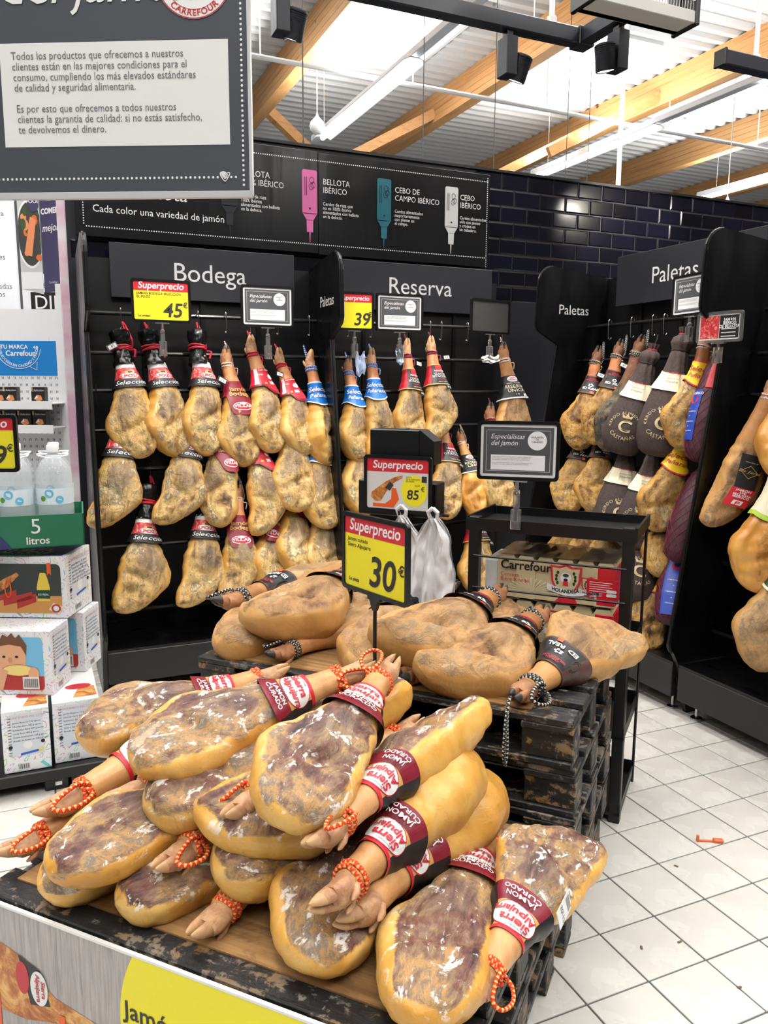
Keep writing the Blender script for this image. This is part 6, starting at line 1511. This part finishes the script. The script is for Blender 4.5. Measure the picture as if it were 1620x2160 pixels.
for z, xs in ((1.445, (.44, .50, .56, .72)), (1.31, (.38, .465, .55, .635, .72))):
    for i, x in enumerate(xs):
        lx, ly = x, -.15; a = D2R(-24)
        pos = (-.55+lx*math.cos(a)-ly*math.sin(a), 5.42+lx*math.sin(a)+ly*math.cos(a), z)
        t = thing('chocolate_box', 'small dark truffle box on the %s white shelf, %s from left' % ('upper' if z > 1.4 else 'lower', names[i]), 'box', pos, a, 'dark truffle boxes on white shelves')
        if cb is None:
            b1 = MB().box(-.038, .038, -.0, .05, 0, .09, c=.002).build('carton', CH[0], t)
            m = MB(); m.flat([(-.022, .022), (.0, .008), (.026, .018), (.018, .042), (-.004, .046)], -.001, 1); m.flat([(-.022, .022), (0, .03), (-.004, .046)], -.0015, 3); m.rect(-.038, -.028, .065, .09, -.001, 2); m.text('Selection', .016, 3, .006, .066, -.001, shear=.3); b2 = m.build('carton_print', CH, t); cb = (b1.data, b2.data)
        else: put('carton', cb[0], t); put('carton_print', cb[1], t)
bl = thing('shelf_header', 'blue store-brand header sign with white speech bubble', 'sign', (-.15, 5.24, 1.60), D2R(-24), None)
MB().box(0, .34, 0, .006, 0, .20, c=.001).build('panel', mat('header_blue', S(24, 124, 196), .45), bl)
g = MB(); g.text('TU MARCA', .032, 0, .095, .165-.01, -.001, bold=.02); g.text('Carrefour', .042, 0, .13, .115, -.001, bold=.025)
g.tube([(.12+.13*math.cos(a), -.001, .165+.125*math.sin(a)) for a in [D2R(175+k*10) for k in range(19)]], .0018, 4); g.tube([(.18, -.001, .053), (.222, -.001, .032), (.226, -.001, .08)], .0018, 4)
vs, fs = text2d('TU ELECCIÓN EN CALIDAD Y PRECIO', .02, bold=.02); g.add(vs, fs, 0, lambda p: (.12+(.115-p[1])*math.cos(-math.pi/2+p[0]/.105), -.001, .165+(.115-p[1])*math.sin(-math.pi/2+p[0]/.105)))
g.flat([(.205, .163), (.217, .172), (.217, .154)], -.001); g.flat([(.238, .163), (.226, .172), (.226, .154)], -.001); g.build('lettering', WHITE, bl)
for x in (.03, .3): MB().tube([(x, .003, .2), (x, .003, .225)], .003, 5).build('wire', PEG, bl)
# poster: food bowl + purple sheet
po = thing('hanging_poster', 'hanging poster with salmon bowl photo and purple sheet', 'poster', (.0, 5.44, 2.12), D2R(-24), 'hanging cardboard posters')
MB().prism([(0, .0), (.13, -.03), (.13, .62), (0, .62)], 0, .004).build('sheet', mat('poster_grey', S(196, 196, 196), .5), po)
m = MB(); m.disc(.07, .32, .085, .20, -.001, 0, 30); m.disc(.07, .32, .075, .185, -.0015, 1, 30)
for k in range(16):
    random.seed(k); m.disc(.07+random.uniform(-.05, .05), .32+random.uniform(-.14, .14), random.uniform(.01, .022), random.uniform(.015, .035), -.002-k*.0001, 2+k % 3, 9)
m.flat([(.03, .2), (.075, .19), (.11, .40), (.075, .42)], -.004, 3); m.disc(.10, .52, .035, .075, -.0045, 5, 20); m.text('ACT\nFOR\nFOOD', .03, 0, .10, .545, -.005, bold=.02, lead=.8)
m.rect(0, .13, -.0, .10, -.0012, 0)
m.v = [(min(max(x, 0), .13), y, z) for x, y, z in m.v]
m.build('bowl_photo', [WHITE, mat('bowl_dark', S(62, 62, 58), .5), mat('carrot_print', S(216, 106, 54), .5), mat('salmon_print', S(224, 142, 96), .5), mat('leaf_dark', S(58, 82, 46), .5), mat('poster_purple', S(64, 60, 92), .5)], po)
p2 = thing('hanging_poster', 'purple poster sheet reading acciones para comer mejor', 'poster', (.125, 5.375, 2.05), D2R(-52), 'hanging cardboard posters')
MB().box(0, .16, 0, .004, .05, .68).build('sheet', MATS['poster_purple'], p2)
g = MB(); g.text('Acciones', .042, 0, .08, .60, -.001, shear=.3); g.text('PARA', .015, 0, .08, .57, -.001); g.text('COMER', .044, 0, .08, .50, -.001, bold=.04); g.text('mejor', .06, 0, .08, .40, -.001, shear=.2, bold=.01); g.text('Carrefour', .018, 0, .08, .10, -.001); g.build('lettering', WHITE, p2)
# far white panel with section names
fp_ = thing('section_sign', 'tall white aisle sign with grey section names at left', 'sign', (-.75, 7.3, 1.2), D2R(-24))
MB().box(0, .78, 0, .05, 0, 2.4, c=.004).build('panel', mat('white_panel', S(240, 243, 246), .5), fp_)
g = MB(); 
for tt, z in (('Leche', 1.72), ('bar', 1.52), ('Pastelería', 1.62), ('Azúcar', 1.72-.0), ('Cereales', 1.30), ('Cacaos', 1.02), ('Mermeladas', 1.08), ('Patés', .84)): g.text(tt, .06, 0, .60, z, -.001)
g.build('lettering', GREYT, fp_)
MB().rect(.4, .78, .60, .74, -.001).build('red_band', RED, fp_)
# gondola with DIET / SIN LACTOSA
gd = thing('far_gondola', 'far aisle shelf with diet and lactose-free header sign', 'shelf unit', (.0, 6.6, 0), D2R(-24))
MB().box(0, .6, 0, .3, 0, 2.35).build('back_panel', PEG, gd)
g = MB()
for (z0, z1, mi) in ((2.08, 2.22, 0), (1.98, 2.08, 1), (1.82, 1.96, 0), (1.72, 1.82, 2)): g.rect(.06, .40, z0, z1, -.002, mi)
g.text('Dietéticos', .07, 0, .23, 2.25, -.003); g.text('DIET', .14, 3, .23, 2.10, -.003); g.text('DIETÉTICOS', .06, 3, .23, 2.01, -.003, bold=.01); g.text('SIN', .14, 3, .25, 1.84, -.003); g.text('LACTOSA', .065, 3, .23, 1.745, -.003, bold=.01)
g.build('header_print', [BLKPRINT, mat('magenta_print', S(206, 40, 128), .5), mat('violet_print', S(112, 52, 112), .5), WHITE], gd)
for z in (1.36, 1.05, .72): MB().box(.1, .6, -.25, 0, z-.01, z+.0).box(.1, .6, -.255, -.25, z-.045, z).build('shelf_board', PEG, gd)
g = MB()
for i, (z, kind) in enumerate(((1.37, 0), (1.50, 0), (1.06, 0), (.73, 1))):
    for c in range(3):
        a = D2R(-24); lx, ly = .15+c*.14, -.24; pos = (.0+lx*math.cos(a)-ly*math.sin(a), 6.6+lx*math.sin(a)+ly*math.cos(a), z)
        t = thing('goods_box' if kind == 0 else 'sweets_bag', ('white and red snack box, %s shelf level, %s column on the far shelf' if kind == 0 else 'pink sweets bag with yellow top, %s level, %s column on the far shelf') % (('middle', 'top', 'third', 'bottom')[i], ('left', 'centre', 'right')[c]), 'box' if kind == 0 else 'bag', pos, a, 'goods on the far aisle shelf')
        if kind == 0: MB().box(0, .13, 0, .1, 0, .12, c=.002).build('carton', PAPER, t); m = MB(); m.flat([(.02, .06), (.065, .04), (.11, .06), (.065, .09)], -.001, 0); m.rect(0, .13, 0, .025, -.001, 1); m.build('carton_print', [GREYT, RED], t)
        else: MB().box(0, .13, 0, .06, 0, .2, c=.02).build('pouch', mat('pink_pouch', S(214, 50, 140), .35), t); MB().box(.0, .13, -.001, .061, .17, .22, c=.004).build('pouch_top', YELS, t)
# pink-white end panel next to the black rack
PINK = mat('pink_panel', S(226, 196, 208), .5); t_ = NT(PINK); n_ = t_.noise(t_.mapping(t_.coord(), (1, 1, 2)), 2.2, 3); t_.color(t_.ramp(n_, [(.35, S(240, 236, 238)), (.6, S(222, 176, 196))]))
struct(MB().box(.188, .227, 4.62, 4.72, 0, 2.9).build('trim_2', PINK))
# ------------------------------------------------------------------ small things on the floor and strap
o = MB().box(0, .075, 0, .007, 0, .006, c=.001).box(-.006, .002, -.002, .006, 0, .024, c=.001).box(.05, .085, -.006, .012, .0, .012, c=.003).build('orange_strap', mat('orange_plastic', S(224, 108, 62), .4), None, loc=(2.03, 1.885, .0005)); o.rotation_euler = (0, 0, D2R(-28)); tag(o, 'piece of orange plastic strap lying on the white floor tiles', 'strap')
for i, (x, y) in enumerate(((1.59, 1.52), (1.48, 1.54), (1.86, 1.80), (1.62, 1.33))):
    o = MB().box(0, .014, 0, .006, 0, .003, c=.001).build('floor_crumb', mat('crumb', S(110, 100, 74), .8), None, loc=(x, y, .0005)); o.rotation_euler = (0, 0, i); tag(o, 'tiny brown crumb on a white tile, %s' % ('with a paper shred look', 'beside the shred', 'near the orange strap', 'closest to the viewer')[i], 'crumb', 'crumbs on the floor')

# crumpled scraps under two sign clips
def scrap(p, rz, w_, h_, label, mt, seed):
    N = 8; m = MB(); vs = []
    for side in (0, 1):
        for j in range(N+1):
            for i in range(N+1):
                a_, b_ = i/N-.5, j/N-.5; k_ = Vector((a_*4+seed, b_*4, seed))
                vs.append((a_*w_*(1-.3*abs(b_)), .018*noise.noise(k_)+.008*abs(noise.noise(k_*3))+.0015*side, b_*h_+.02*noise.noise(k_*.7)+.3*h_*abs(a_)))
    K = (N+1)**2
    for side in (0, 1):
        m.add([], []); 
    fs = [(s_*K+j*(N+1)+i, s_*K+j*(N+1)+i+1, s_*K+(j+1)*(N+1)+i+1, s_*K+(j+1)*(N+1)+i) for s_ in (0, 1) for j in range(N) for i in range(N)]
    m.add(vs, fs); o = m.build('paper_scrap', mt, None, True, 50, loc=p); o.rotation_euler = (0, 0, rz); tag(o, label, 'paper', 'scraps hanging from sign clips')
scrap((2.41, 3.965, 1.70), D2R(10), .14, .045, 'white folded paper scrap under the empty black sign frame', PAPER, 2.0)
scrap((1.665, 4.09, 1.66), 0, .06, .12, 'bluish crumpled plastic scrap under the 39 euro sign', mat('blue_film', S(170, 186, 214), .3), 5.0)
scrap((1.90, 4.09, 1.71), 0, .05, .08, 'bluish crumpled plastic scrap under the Reserva notice', mat('blue_film', S(170, 186, 214), .3), 8.0)
